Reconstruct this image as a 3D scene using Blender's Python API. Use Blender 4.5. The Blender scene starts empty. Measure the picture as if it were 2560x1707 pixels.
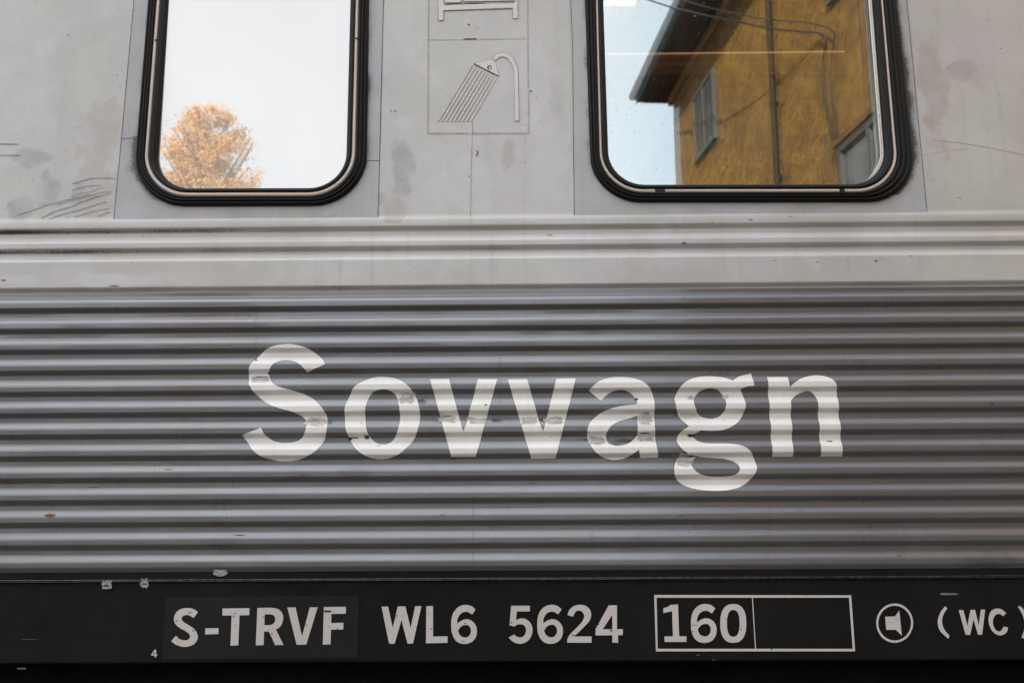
import bpy, bmesh, random, math
import numpy as np
from math import radians, sin, cos, tan, pi, exp
from mathutils import Vector, Matrix, noise
from mathutils.geometry import tessellate_polygon

random.seed(7)
scene = bpy.context.scene
col = scene.collection

# ------------------------------------------------------------------ camera
FPX, PW, PH = 2490.0, 2560.0, 1707.0
CAM = Vector((0.0, -2.45, 1.30))
R = (Matrix.Rotation(radians(.64), 3, 'Z') @ Matrix.Rotation(pi / 2 + radians(12.32), 3, 'X')
     @ Matrix.Rotation(-.005, 3, 'Z'))
cd = bpy.data.cameras.new('camera')
cd.sensor_width = 36.0
cd.lens = FPX / PW * 36.0
cd.clip_start = .05
cd.clip_end = 3000
cd.dof.use_dof = True
cd.dof.focus_distance = 2.5
cd.dof.aperture_fstop = 6.3
cam = bpy.data.objects.new('camera', cd)
cam.matrix_world = Matrix.Translation(CAM) @ R.to_4x4()
col.objects.link(cam)
scene.camera = cam

# ------------------------------------------------------------------ sky, sun, exposure
SUN_EL, SUN_AZ = radians(17), radians(-16)      # azimuth from +Y towards +X: the sun stands low behind the train
world = bpy.data.worlds.new('World')
scene.world = world
world.use_nodes = True
wn = world.node_tree
bg = wn.nodes['Background']
sky = wn.nodes.new('ShaderNodeTexSky')
sky.sky_type = 'NISHITA'
sky.sun_disc = False
sky.sun_elevation = SUN_EL
sky.sun_rotation = SUN_AZ
sky.air_density = 1.0
sky.dust_density = 5.0
sky.ozone_density = 1.0
# thin high cloud over the whole sky: the clear sky seen through a white veil
wtc = wn.nodes.new('ShaderNodeTexCoord')
wno = wn.nodes.new('ShaderNodeTexNoise')
wno.inputs['Scale'].default_value = 2.2
wno.inputs['Detail'].default_value = 5
wn.links.new(wtc.outputs['Generated'], wno.inputs['Vector'])
wmr = wn.nodes.new('ShaderNodeMapRange')
wmr.inputs['From Min'].default_value = .35
wmr.inputs['From Max'].default_value = .7
wmr.inputs['To Min'].default_value = .62
wmr.inputs['To Max'].default_value = .86
wn.links.new(wno.outputs['Fac'], wmr.inputs['Value'])
wmx = wn.nodes.new('ShaderNodeMix')
wmx.data_type = 'RGBA'
wn.links.new(wmr.outputs[0], wmx.inputs[0])
wn.links.new(sky.outputs[0], wmx.inputs[6])
wsx = wn.nodes.new('ShaderNodeSeparateXYZ')
wn.links.new(wtc.outputs['Generated'], wsx.inputs[0])


def wmap(src, a, b):
    r = wn.nodes.new('ShaderNodeMapRange')
    r.interpolation_type = 'SMOOTHSTEP'
    r.inputs['From Min'].default_value = a
    r.inputs['From Max'].default_value = b
    wn.links.new(src, r.inputs['Value'])
    return r.outputs[0]


def wmath(op, a, b):
    r = wn.nodes.new('ShaderNodeMath')
    r.operation = op
    for k, v in enumerate((a, b)):
        if isinstance(v, (int, float)): r.inputs[k].default_value = v
        else: wn.links.new(v, r.inputs[k])
    return r.outputs[0]


def wmixc(f, a, b):
    r = wn.nodes.new('ShaderNodeMix')
    r.data_type = 'RGBA'
    wn.links.new(f, r.inputs[0])
    for k, v in ((6, a), (7, b)):
        if isinstance(v, tuple): r.inputs[k].default_value = (*v, 1)
        else: wn.links.new(v, r.inputs[k])
    return r.outputs[2]


# added cloud bank: sky brightened overhead left, pale blue right, to shape rib highlights
wxn = wmath('ADD', wsx.outputs[0], wmath('MULTIPLY', wmath('SUBTRACT', wno.outputs['Fac'], .5), .12))
bank = wmap(wxn, .19, .07)
high = wmap(wmath('ADD', wsx.outputs[2], wmath('MULTIPLY', wmath('SUBTRACT', wno.outputs['Fac'], .5), .06)), .79, .86)
low_c = wmixc(bank, (3.7, 4.25, 4.5), (5.45, 5.35, 5.2))
high_c = wmixc(bank, (3.0, 3.3, 3.7), (8.6, 9.2, 9.9))
wn.links.new(wmixc(high, low_c, high_c), wmx.inputs[7])
wn.links.new(wmx.outputs[2], bg.inputs[0])
bg.inputs[1].default_value = .15
sl = bpy.data.lights.new('sun', 'SUN')
sl.energy = 4.6
sl.angle = radians(.5)
sl.color = (1.0, .80, .58)
sun = bpy.data.objects.new('sun', sl)
sdir = Vector((sin(SUN_AZ) * cos(SUN_EL), cos(SUN_AZ) * cos(SUN_EL), sin(SUN_EL)))
sun.rotation_euler = sdir.to_track_quat('Z', 'Y').to_euler()
sun.location = (0, 30, 30)
col.objects.link(sun)
vs = scene.view_settings
vs.view_transform = 'Standard'
vs.look = 'None'
vs.gamma = 1
vs.use_curve_mapping = False
vs.exposure = 1.46
try:
    scene.cycles.max_bounces = 10
    scene.cycles.glossy_bounces = 6
    scene.cycles.transparent_max_bounces = 12
except Exception:
    pass


# ------------------------------------------------------------------ helpers
def wall(px, py, out=0.0):
    """where the view ray of photograph pixel (px, py) meets the train's side, 'out' metres proud of y = 0"""
    d = R @ Vector(((px - PW / 2) / FPX, (PH / 2 - py) / FPX, -1))
    t = (-out - CAM.y) / d.y
    return CAM + d * t


def tag(o, label=None, cat=None, group=None, kind=None):
    if label: o['label'] = label
    if cat: o['category'] = cat
    if group: o['group'] = group
    if kind: o['kind'] = kind
    return o


def empty(name, loc, rz=0):
    o = bpy.data.objects.new(name, None)
    o.location = loc
    o.rotation_euler.z = rz
    col.objects.link(o)
    return o


def obj(name, verts, faces, mat, parent=None, smooth=False):
    """verts in world metres; the mesh is linked as ONE object, with its parent's place taken out"""
    me = bpy.data.meshes.new(name)
    me.from_pydata([tuple(v) for v in verts], [], faces)
    me.update()
    if smooth:
        me.polygons.foreach_set('use_smooth', [True] * len(me.polygons))
    o = bpy.data.objects.new(name, me)
    me.materials.append(mat)
    col.objects.link(o)
    if parent is not None:
        o.parent = parent
        w = world_of(parent)
        inv = w.inverted()
        me.transform(inv)
    return o


def world_of(o):
    m = o.matrix_basis.copy()
    while o.parent is not None:
        o = o.parent
        m = o.matrix_basis @ m
    return m


class MB:
    def __init__(s):
        s.v, s.f = [], []

    def add(s, vs, fs):
        n = len(s.v)
        s.v += [Vector(v) for v in vs]
        s.f += [[i + n for i in f] for f in fs]
        return s

    def box(s, c, size, m=None):
        x, y, z = (k / 2 for k in size)
        vs = [Vector((a * x, b * y, d * z)) for a in (-1, 1) for b in (-1, 1) for d in (-1, 1)]
        if m is not None: vs = [m @ v for v in vs]
        vs = [v + Vector(c) for v in vs]
        return s.add(vs, [[0, 1, 3, 2], [4, 6, 7, 5], [0, 4, 5, 1], [2, 3, 7, 6], [0, 2, 6, 4], [1, 5, 7, 3]])

    def tube(s, pts, r, n=10, cap=True):
        pts = [Vector(p) for p in pts]
        rs = r if isinstance(r, (list, tuple)) else [r] * len(pts)
        rings = []
        up = None
        for i, p in enumerate(pts):
            t = (pts[min(i + 1, len(pts) - 1)] - pts[max(i - 1, 0)]).normalized()
            if up is None:
                up = t.orthogonal().normalized()
            up = (up - t * up.dot(t)).normalized()
            b = t.cross(up)
            rings.append([p + (up * cos(2 * pi * k / n) + b * sin(2 * pi * k / n)) * rs[i] for k in range(n)])
        vs = [v for q in rings for v in q]
        fs = [[i * n + k, i * n + (k + 1) % n, (i + 1) * n + (k + 1) % n, (i + 1) * n + k]
              for i in range(len(pts) - 1) for k in range(n)]
        if cap:
            fs += [list(range(n))[::-1], [(len(pts) - 1) * n + k for k in range(n)]]
        return s.add(vs, fs)

    def build(s, name, mat, parent=None, smooth=False):
        return obj(name, s.v, s.f, mat, parent, smooth)


def fbm(x, y, z=0, o=4):
    return noise.fractal(Vector((x, y, z)), 1.0, 2.0, o)


# ------------------------------------------------------------------ materials
def new_mat(name):
    m = bpy.data.materials.new(name)
    m.use_nodes = True
    nt = m.node_tree
    return m, nt, nt.nodes['Principled BSDF'], nt.nodes['Material Output']


def N(nt, t, **kw):
    n = nt.nodes.new(t)
    for k, v in kw.items():
        if k in n.inputs.keys():
            n.inputs[k].default_value = v
        else:
            setattr(n, k, v)
    return n


def noise_tex(nt, scale, detail=4, rough=.55, stretch=(1, 1, 1), off=(0, 0, 0)):
    tc = N(nt, 'ShaderNodeTexCoord')
    mp = N(nt, 'ShaderNodeMapping')
    mp.inputs['Scale'].default_value = stretch
    mp.inputs['Location'].default_value = off
    nt.links.new(tc.outputs['Object'], mp.inputs['Vector'])
    n = N(nt, 'ShaderNodeTexNoise')
    n.inputs['Scale'].default_value = scale
    n.inputs['Detail'].default_value = detail
    n.inputs['Roughness'].default_value = rough
    nt.links.new(mp.outputs[0], n.inputs['Vector'])
    return n.outputs['Fac']


def ramp(nt, src, a, b, lo=0.0, hi=1.0):
    r = N(nt, 'ShaderNodeMapRange')
    r.interpolation_type = 'SMOOTHSTEP'
    r.inputs['From Min'].default_value = a
    r.inputs['From Max'].default_value = b
    r.inputs['To Min'].default_value = lo
    r.inputs['To Max'].default_value = hi
    nt.links.new(src, r.inputs['Value'])
    return r.outputs[0]


def mixc(nt, fac, a, b):
    m = N(nt, 'ShaderNodeMix', data_type='RGBA')
    if isinstance(fac, (int, float)): m.inputs[0].default_value = fac
    else: nt.links.new(fac, m.inputs[0])
    for i, c in ((6, a), (7, b)):
        if isinstance(c, (tuple, list)): m.inputs[i].default_value = (*c[:3], 1)
        else: nt.links.new(c, m.inputs[i])
    return m.outputs[2]


def math_n(nt, op, a, b=None):
    m = N(nt, 'ShaderNodeMath', operation=op)
    for i, v in enumerate((a, b)):
        if v is None: continue
        if isinstance(v, (int, float)): m.inputs[i].default_value = v
        else: nt.links.new(v, m.inputs[i])
    return m.outputs[0]


def bump(nt, bsdf, h, strength, dist):
    b = N(nt, 'ShaderNodeBump')
    b.inputs['Strength'].default_value = strength
    b.inputs['Distance'].default_value = dist
    nt.links.new(h, b.inputs['Height'])
    nt.links.new(b.outputs[0], bsdf.inputs['Normal'])
    return b


def speck(nt, scale, thr, stretch=(1, 1, 1), seed=0.0):
    """a sparse mask of little flecks"""
    tc = N(nt, 'ShaderNodeTexCoord')
    mp = N(nt, 'ShaderNodeMapping')
    mp.inputs['Scale'].default_value = stretch
    mp.inputs['Location'].default_value = (seed, seed, seed)
    nt.links.new(tc.outputs['Object'], mp.inputs['Vector'])
    nz = N(nt, 'ShaderNodeTexNoise')
    nz.inputs['Scale'].default_value = scale
    nz.inputs['Detail'].default_value = 2
    nt.links.new(mp.outputs[0], nz.inputs['Vector'])
    return ramp(nt, nz.outputs['Fac'], thr, thr + .03)


def attr(nt, name):
    a = N(nt, 'ShaderNodeAttribute', attribute_name=name)
    return a.outputs['Fac']


def paint(name, base, rough, coat, light=None, coat_ior=1.5, coat_rough=.12, spec=.5, dirt=(.06, .052, .048), tone=.12, flecks=.745, with_attr=True,
          wobble=.25, wob_dist=.0015):
    m, nt, b, out = new_mat(name)
    lo = tuple(c * (1 - tone) for c in base)
    hi = light or tuple(min(1, c * (1 + tone * .5)) for c in base)
    big = noise_tex(nt, 2.2, 5, .6)
    c = mixc(nt, ramp(nt, big, .35, .65), lo, hi)
    hue = noise_tex(nt, 4.5, 6, .65, stretch=(1, 1, .8), off=(11, 4, 2))
    c = mixc(nt, ramp(nt, hue, .52, .60, 0, .9), c, tuple(base[i] * (1.0, .985, 1.05)[i] for i in range(3)))
    c = mixc(nt, ramp(nt, hue, .47, .39, 0, .9), c, tuple(base[i] * (.95, .96, .915)[i] for i in range(3)))
    cl = noise_tex(nt, 7, 7, .7, stretch=(1, 1, .55), off=(2, 9, 5))
    c = mixc(nt, ramp(nt, cl, .54, .72, 0, min(.8, tone * 4.5)), c, tuple(k * .80 for k in base))
    # rain streaks down the side, thin and pale
    st = noise_tex(nt, 3.0, 6, .7, stretch=(12, 1, .35), off=(3, 1, 7))
    c = mixc(nt, ramp(nt, st, .52, .75, 0, .42), c, tuple(k * .74 for k in base))
    fine = noise_tex(nt, 240, 3, .7, stretch=(1, 1, 1.6))
    c = mixc(nt, ramp(nt, fine, .55, .8, 0, .28), c, tuple(k * .6 for k in base))
    if with_attr:
        warm = attr(nt, 'warm')
        c = mixc(nt, warm, c, tuple(base[i] * (.82, .765, .75)[i] for i in range(3)))
        cool = attr(nt, 'cool')
        c = mixc(nt, cool, c, tuple(base[i] * (.66, .69, .73)[i] for i in range(3)))
        pale = attr(nt, 'pale')
        c = mixc(nt, pale, c, tuple(min(.85, base[i] * (1.06, 1.05, 1.14)[i]) for i in range(3)))
        g = attr(nt, 'grime')
        gn = noise_tex(nt, 320, 5, .75)
        gg = math_n(nt, 'ADD', g, math_n(nt, 'MULTIPLY', math_n(nt, 'SUBTRACT', gn, .5), 1.5))
        gm = ramp(nt, gg, .35, .85)
        gm = math_n(nt, 'MULTIPLY', gm, ramp(nt, g, .02, .2))
        c = mixc(nt, gm, c, dirt)  # soot and grime, and on the belt its painted shade
    c = mixc(nt, speck(nt, 95, flecks, (1, 1, 1.5), 3.3), c, tuple(k * .2 for k in base))
    c = mixc(nt, speck(nt, 60, flecks + .02, (.35, 1, 2.2), 9.1), c, tuple(k * .25 for k in base))
    nt.links.new(c, b.inputs['Base Color'])
    rn = noise_tex(nt, 9, 5, .65, stretch=(1, 1, 1))
    nt.links.new(ramp(nt, rn, .3, .75, rough * .8, rough * 1.35), b.inputs['Roughness'])
    b.inputs['Coat Weight'].default_value = coat
    b.inputs['Coat Roughness'].default_value = coat_rough
    b.inputs['Coat IOR'].default_value = coat_ior
    b.inputs['Specular IOR Level'].default_value = spec
    h = noise_tex(nt, 5, 3, .5, stretch=(.5, 1, 1.4))
    h2 = noise_tex(nt, 300, 2, .6)
    hh = math_n(nt, 'ADD', h, math_n(nt, 'MULTIPLY', h2, .03))
    bump(nt, b, hh, wobble, wob_dist * 4)
    return m


M = {}
M['light'] = paint('light_paint', (.59, .588, .584), .34, .35)
M['surround'] = paint('surround_sheet', (.50, .505, .53), .42, .15, tone=.1)
M['surround_blue'] = paint('blue_grey_surround_sheet', (.50, .53, .56), .40, .2, tone=.08)
M['grey'] = paint('grey_paint', (.121, .125, .138), .33, 1.0, tone=.09, flecks=.745, coat_ior=1.62, coat_rough=.08)
M['letter'] = paint('white_lettering_film', (.87, .86, .845), .42, .15, tone=.03, with_attr=False, flecks=.75)
M['number'] = paint('number_lettering_film', (.64, .605, .58), .5, .05, tone=.07, with_attr=False, flecks=.70)
M['black'] = paint('black_sill_paint', (.0090, .0090, .0094), .6, 0, tone=.4, with_attr=False, flecks=.8, spec=.15)
M['plate'] = paint('dark_sticker', (.0165, .0165, .0175), .6, 0, tone=.1, with_attr=False, flecks=.8, spec=.15)
M['under'] = paint('underframe_black', (.005, .005, .005), .8, 0, tone=.2, with_attr=False, flecks=.8, spec=.1)
M['picto'] = paint('pictogram_film', (.76, .75, .745), .4, .1, tone=.04, with_attr=False, flecks=.75)


def simple(name, base, rough=.5, metal=0.0, nscale=40, namt=.15, coat=0, spec=.5, stretch=(1, 1, 1)):
    m, nt, b, out = new_mat(name)
    n = noise_tex(nt, nscale, 5, .6, stretch=stretch)
    c = mixc(nt, ramp(nt, n, .3, .7), tuple(k * (1 - namt) for k in base), tuple(min(1, k * (1 + namt)) for k in base))
    nt.links.new(c, b.inputs['Base Color'])
    b.inputs['Roughness'].default_value = rough
    b.inputs['Metallic'].default_value = metal
    b.inputs['Coat Weight'].default_value = coat
    b.inputs['Specular IOR Level'].default_value = spec
    return m


M['rubber'] = simple('black_rubber', (.0055, .0055, .006), .5, 0, 60, .25, 0, .22)
M['rubber_worn'] = simple('worn_rubber', (.011, .011, .0115), .5, 0, 60, .25, 0, .25)
M['strip'] = simple('cream_strip', (.80, .71, .64), .45, 0, 120, .08)
M['seam'] = simple('seam_dirt', (.16, .135, .125), .9, 0, 200, .5)
M['pencil'] = simple('outline_dirt', (.36, .34, .33), .9, 0, 150, .4)
M['spacer'] = simple('aluminium_spacer', (.62, .62, .60), .4, .3, 80, .1)
M['screw'] = simple('dark_clip', (.02, .018, .016), .4, .5, 100, .2)
M['faint'] = simple('faint_outline', (.49, .475, .47), .9, 0, 150, .3)
M['stroke'] = simple('sooty_stroke', (.455, .44, .43), .9, 0, 260, .35, stretch=(.4, 1, 1))
M['rust'] = simple('rust', (.16, .07, .025), .9, 0, 300, .6)
M['crack'] = simple('crack_dirt', (.045, .032, .026), .9, 0, 300, .5)
M['bead'] = simple('sealant_bead', (.05, .05, .052), .22, 0, 90, .7, .6)
M['scuff'] = simple('bare_patch', (.30, .285, .275), .8, 0, 220, .6)
M['roofpaint'] = simple('train_roof_grey', (.2, .2, .2), .6, 0, 5, .2)
M['interior'] = simple('dark_compartment', (.022, .02, .018), .8, 0, 5, .2)
M['curtain'] = simple('ochre_curtain', (.5, .22, .04), .9, 0, 20, .2)

# worn lettering film: whitish film rubbed to bare grey, scratched along the side
m, nt, b, out = new_mat('rubbed_film')
n1 = noise_tex(nt, 70, 6, .75, stretch=(.35, 1, 1.6))
n2 = noise_tex(nt, 150, 4, .75, stretch=(.3, 1, 1.4), off=(5, 2, 1))
c = mixc(nt, ramp(nt, n1, .38, .62), (.36, .35, .345), (.68, .665, .65))
c = mixc(nt, ramp(nt, n2, .58, .72), c, (.12, .09, .075))
nt.links.new(c, b.inputs['Base Color'])
b.inputs['Roughness'].default_value = .6
M['rubbed'] = m

m, nt, b, out = new_mat('rubbed_grey_paint')
n1 = noise_tex(nt, 50, 6, .75, stretch=(.25, 1, 1.6))
c = mixc(nt, ramp(nt, n1, .4, .62), (.05, .045, .042), (.24, .235, .235))
nt.links.new(c, b.inputs['Base Color'])
b.inputs['Roughness'].default_value = .6
M['smear'] = m


def glass(name, reflect, tint, see):
    """coated window glass: a mirror-like coat over a see-through pane"""
    m, nt, b, out = new_mat(name)
    nt.nodes.remove(b)
    g = N(nt, 'ShaderNodeBsdfGlossy')
    g.inputs['Roughness'].default_value = 0.0
    g.inputs['Color'].default_value = (*tint, 1)
    t = N(nt, 'ShaderNodeBsdfTransparent')
    t.inputs['Color'].default_value = (*see, 1)
    mx = N(nt, 'ShaderNodeMixShader')
    mx.inputs[0].default_value = reflect
    nt.links.new(t.outputs[0], mx.inputs[1])
    nt.links.new(g.outputs[0], mx.inputs[2])
    du = N(nt, 'ShaderNodeBsdfDiffuse')
    du.inputs['Color'].default_value = (.5, .48, .45, 1)
    dn = noise_tex(nt, 6, 7, .7, stretch=(1, 1, .5))
    dm = math_n(nt, 'ADD', ramp(nt, dn, .4, .75, .005, .05), math_n(nt, 'MULTIPLY', speck(nt, 120, .70), .35))
    mx2 = N(nt, 'ShaderNodeMixShader')
    nt.links.new(dm, mx2.inputs[0])
    nt.links.new(mx.outputs[0], mx2.inputs[1])
    nt.links.new(du.outputs[0], mx2.inputs[2])
    nt.links.new(mx2.outputs[0], out.inputs['Surface'])
    h = noise_tex(nt, 2.5, 2, .5)
    bp = N(nt, 'ShaderNodeBump')
    bp.inputs['Strength'].default_value = .05
    bp.inputs['Distance'].default_value = .002
    nt.links.new(h, bp.inputs['Height'])
    nt.links.new(bp.outputs[0], g.inputs['Normal'])
    return m


M['glass'] = glass('coated_glass', .36, (.90, .98, 1.0), (.92, .92, .9))
M['glass_in'] = glass('inner_glass', .30, (.92, .98, 1.0), (.6, .6, .6))

# left pane: sky glare put in as a white diffuse tone under the mirror
m, nt, b, out = new_mat('glare_whitened_glass')
nt.nodes.remove(b)
g = N(nt, 'ShaderNodeBsdfGlossy')
g.inputs['Roughness'].default_value = 0.0
g.inputs['Color'].default_value = (1, 1, 1, 1)
d = N(nt, 'ShaderNodeBsdfDiffuse')
d.inputs['Color'].default_value = (.58, .565, .545, 1)
mx = N(nt, 'ShaderNodeMixShader')
mx.inputs[0].default_value = .36
nt.links.new(d.outputs[0], mx.inputs[1])
nt.links.new(g.outputs[0], mx.inputs[2])
nt.links.new(mx.outputs[0], out.inputs['Surface'])
M['glass_glare'] = m


def emit(name, colr, s):
    m, nt, b, out = new_mat(name)
    b.inputs['Base Color'].default_value = (.6, .5, .4, 1)
    b.inputs['Emission Color'].default_value = (*colr, 1)
    b.inputs['Emission Strength'].default_value = s
    return m


# ------------------------------------------------------------------ ground
def sheet(name, z, size, mat, cx=0, cy=0):
    s = size
    o = obj(name, [(cx - s, cy - s, z), (cx + s, cy - s, z), (cx + s, cy + s, z), (cx - s, cy + s, z)], [[0, 1, 2, 3]], mat)
    return o


m, nt, b, out = new_mat('gravel_ground')
n = noise_tex(nt, 22, 8, .7)
n2 = noise_tex(nt, .15, 4, .6)
c = mixc(nt, ramp(nt, n, .3, .7), (.035, .028, .023), (.09, .072, .058))
c = mixc(nt, ramp(nt, n2, .45, .6, 0, .6), c, (.05, .055, .035))
nt.links.new(c, b.inputs['Base Color'])
b.inputs['Roughness'].default_value = .95
bump(nt, b, n, .8, .03)
gr = sheet('ground', 0, 900, m)
tag(gr, kind='structure')

# ------------------------------------------------------------------ the carriage side
car = empty('sleeping_car', (0, 0, 0))
tag(car, 'light grey railway sleeping carriage with ribbed grey flank lettered Sovvagn over a black sill', 'train carriage')

Z = lambda y, out=0.0: wall(1280, y, out).z
A2 = .0094                         # depth of the ribs
CREST = .0065
Z_LIP = Z(717, CREST - A2 / 2)
Z_BOT = Z(1420, CREST - A2 / 2)
PITCH = (Z_LIP - Z_BOT) / 13
WT = PITCH * .36
# transitions (z, kind): kind +1 steps out going down, -1 steps in going down
TR = []
TR.append((Z(542, .004), +1, .5, .008))
for y, k in ((569, -1), (594, +1), (619, -1), (640, +1)):
    TR.append((Z(y, .001), k, 1, WT if k > 0 else WT * .75))
for i in range(13):
    TR.append((Z_LIP - i * PITCH, -1, 1, WT * .72))
    TR.append((Z_LIP - (i + .5) * PITCH, +1, 1, WT))
TR.append((Z_BOT, -1, .75, WT * .8))
PANEL_OUT = CREST - A2 * .5
Z_TOPSTEP = Z(556, .004)
Z_COL = Z(725.5, CREST - A2)       # where light paint meets grey
Z_EDGE = Z(1425.4, 0)


def profile(z):
    o = PANEL_OUT
    for zc, k, amt, w in TR:
        t = (zc - z) / w + .5
        if t <= 0: continue
        if t >= 1: o += k * amt * A2
        else:
            # a straight flank with rounded shoulders
            e = .25
            if t < e: q = t * t / (2 * e)
            elif t > 1 - e: q = (1 - e) - (1 - t) ** 2 / (2 * e)
            else: q = t - e / 2
            o += k * amt * A2 * q / (1 - e)
    return o


def surf(x, z):
    o = profile(z)
    # pressed sheet is never quite straight
    o += .0007 * noise.noise(Vector((x * 1.3, z * 6, 0))) + .0005 * noise.noise(Vector((x * 4.5, z * 14, 5))) + .00022 * noise.noise(Vector((x * 11, z * 30, 9)))
    return o


def zrows(z0, z1, step):
    n = max(2, int(round((z1 - z0) / step)))
    return [z0 + (z1 - z0) * i / n for i in range(n + 1)]


XS = [-12, -9, -6, -4, -3, -2.4] + [-2.0 + .016 * i for i in range(251)] + [2.4, 3, 4, 6, 9, 12]


def set_attr(o, name, vals):
    a = o.data.attributes.new(name, 'FLOAT', 'POINT')
    a.data.foreach_set('value', [float(v) for v in vals])


def side_grid(name, xs, zs, mat, fn, keep=None, **at):
    vs = [Vector((x, -fn(x, z), z)) for z in zs for x in xs]
    nx = len(xs)
    fs = []
    for j in range(len(zs) - 1):
        for i in range(nx - 1):
            if keep is None or keep((xs[i] + xs[i + 1]) / 2, (zs[j] + zs[j + 1]) / 2):
                fs.append([j * nx + i, j * nx + i + 1, (j + 1) * nx + i + 1, (j + 1) * nx + i])
    o = obj(name, vs, fs, mat, car, True)
    for k, f in at.items():
        set_attr(o, k, [f(v.x, v.z) for v in vs])
    return o


# ---- windows: loops given by their lower corners in the photograph, straight up to the head
WIN_TOP = -210


def loop(bl, br, lt, rt, r, n=14):
    """rounded window outline; bl, br lower corners, lt, rt the sides' x at the photograph's top edge y = 0"""
    def side(c, tx, y):
        k = (y - c[1]) / (0 - c[1])
        return (c[0] + (tx - c[0]) * k, y)
    tl, trr = side(bl, lt, WIN_TOP), side(br, rt, WIN_TOP)
    P = [wall(*q) for q in (bl, br, trr, tl)]
    rr = r / 1000.0 * 1.0
    res = []
    for i in range(4):
        a, b_, c_ = P[i - 1], P[i], P[(i + 1) % 4]
        u, w = (a - b_).normalized(), (c_ - b_).normalized()
        p0, p1 = b_ + u * rr, b_ + w * rr
        for k in range(n + 1):
            t = k / n
            # near circular corner
            h = .5523
            q0, q1, q2, q3 = p0, p0.lerp(b_, h), p1.lerp(b_, h), p1
            res.append(q0 * (1 - t) ** 3 + q1 * 3 * t * (1 - t) ** 2 + q2 * 3 * t * t * (1 - t) + q3 * t ** 3)
        # straight run
        nx_ = P[(i + 1) % 4]
        w = (nx_ - b_).normalized()
        e0, e1 = b_ + w * rr, nx_ - w * rr
        for k in range(1, 12):
            res.append(e0.lerp(e1, k / 12))
    return res


def ring(name, A, B, prof, mat, parent, smooth=True):
    """sweep a cross-section (s, out) between the outline A (s=0) and B (s=1)"""
    n = len(A)
    vs, fs = [], []
    for s, o in prof:
        for a, b_ in zip(A, B):
            p = a.lerp(b_, s)
            vs.append(Vector((p.x, -o, p.z)))
    for j in range(len(prof) - 1):
        for i in range(n):
            k = (i + 1) % n
            fs.append([j * n + i, j * n + k, (j + 1) * n + k, (j + 1) * n + i])
    o = obj(name, vs, fs, mat, parent, smooth)
    return o


def q(ox, oy, x, y, s=2.45):
    return (ox + x / s, oy + y / s)


WL = dict(
    outer=loop(q(0, 0, 814, 1268), q(0, 0, 2244, 1264), 915 / 2.45, 2262 / 2.45, 140),
    strip_o=loop(q(0, 0, 876, 1211), q(0, 0, 2175, 1209), 968 / 2.45, 2202 / 2.45, 120),
    strip_i=loop(q(0, 0, 899, 1188), q(0, 0, 2152, 1186), 990 / 2.45, 2182 / 2.45, 112),
    glass=loop(q(0, 0, 950, 1159), q(0, 0, 2118, 1156), 1040 / 2.45, 2148 / 2.45, 96))
WR = dict(
    outer=loop((1479, 508), (2291, 506.5), 1462, 2238, 128),
    strip_o=loop((1500, 484.5), (2247, 484.0), 1488.6, 2204, 112),
    strip_i=loop((1507, 476.5), (2238, 475.5), 1494, 2198, 105),
    glass=loop((1523, 464), (2215, 463), 1508, 2174, 92))


def inside(pt, L):
    x, z = pt
    c = False
    n = len(L)
    for i in range(n):
        a, b_ = L[i], L[i - 1]
        if (a.z > z) != (b_.z > z) and x < (b_.x - a.x) * (z - a.z) / (b_.z - a.z) + a.x:
            c = not c
    return c


def dist_loop(x, z, L):
    best = 9
    for i in range(len(L)):
        a, b_ = L[i], L[i - 1]
        dx, dz = b_.x - a.x, b_.z - a.z
        t = max(0, min(1, ((x - a.x) * dx + (z - a.z) * dz) / (dx * dx + dz * dz + 1e-12)))
        d2 = (a.x + dx * t - x) ** 2 + (a.z + dz * t - z) ** 2
        if d2 < best: best = d2
    return math.sqrt(best)


for W_ in (WL, WR):
    W_['box'] = (min(p.x for p in W_['outer']), max(p.x for p in W_['outer']),
                 min(p.z for p in W_['outer']), max(p.z for p in W_['outer']))
    W_['few'] = W_['outer'][::2]


def P2(px, py):
    p = wall(px, py)
    return p.x, p.z


def blob(x, z, cx, cz, rx, rz, seed=0, rag=.5):
    d = math.hypot((x - cx) / rx, (z - cz) / rz)
    if d > 2: return 0.0
    d += rag * fbm(x * 14, z * 14, seed)
    d += .25 * fbm(x * 60, z * 60, seed + 3)
    return max(0.0, min(1.0, (1.05 - d) * 3.2)) * (.75 + .5 * fbm(x * 25, z * 25, seed + 9))


def px_blobs(lst, seed0=0, rag=.5):
    out = []
    for i, (px, py, rx, ry) in enumerate(lst):
        c = P2(px, py)
        out.append((c[0], c[1], rx / 1000, ry / 1000, seed0 + i * 7.3))
    return lambda x, z: max([blob(x, z, a, b_, c, d, e, rag) for a, b_, c, d, e in out if abs(x - a) < 2 * c and abs(z - b_) < 2 * d] or [0])


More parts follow.
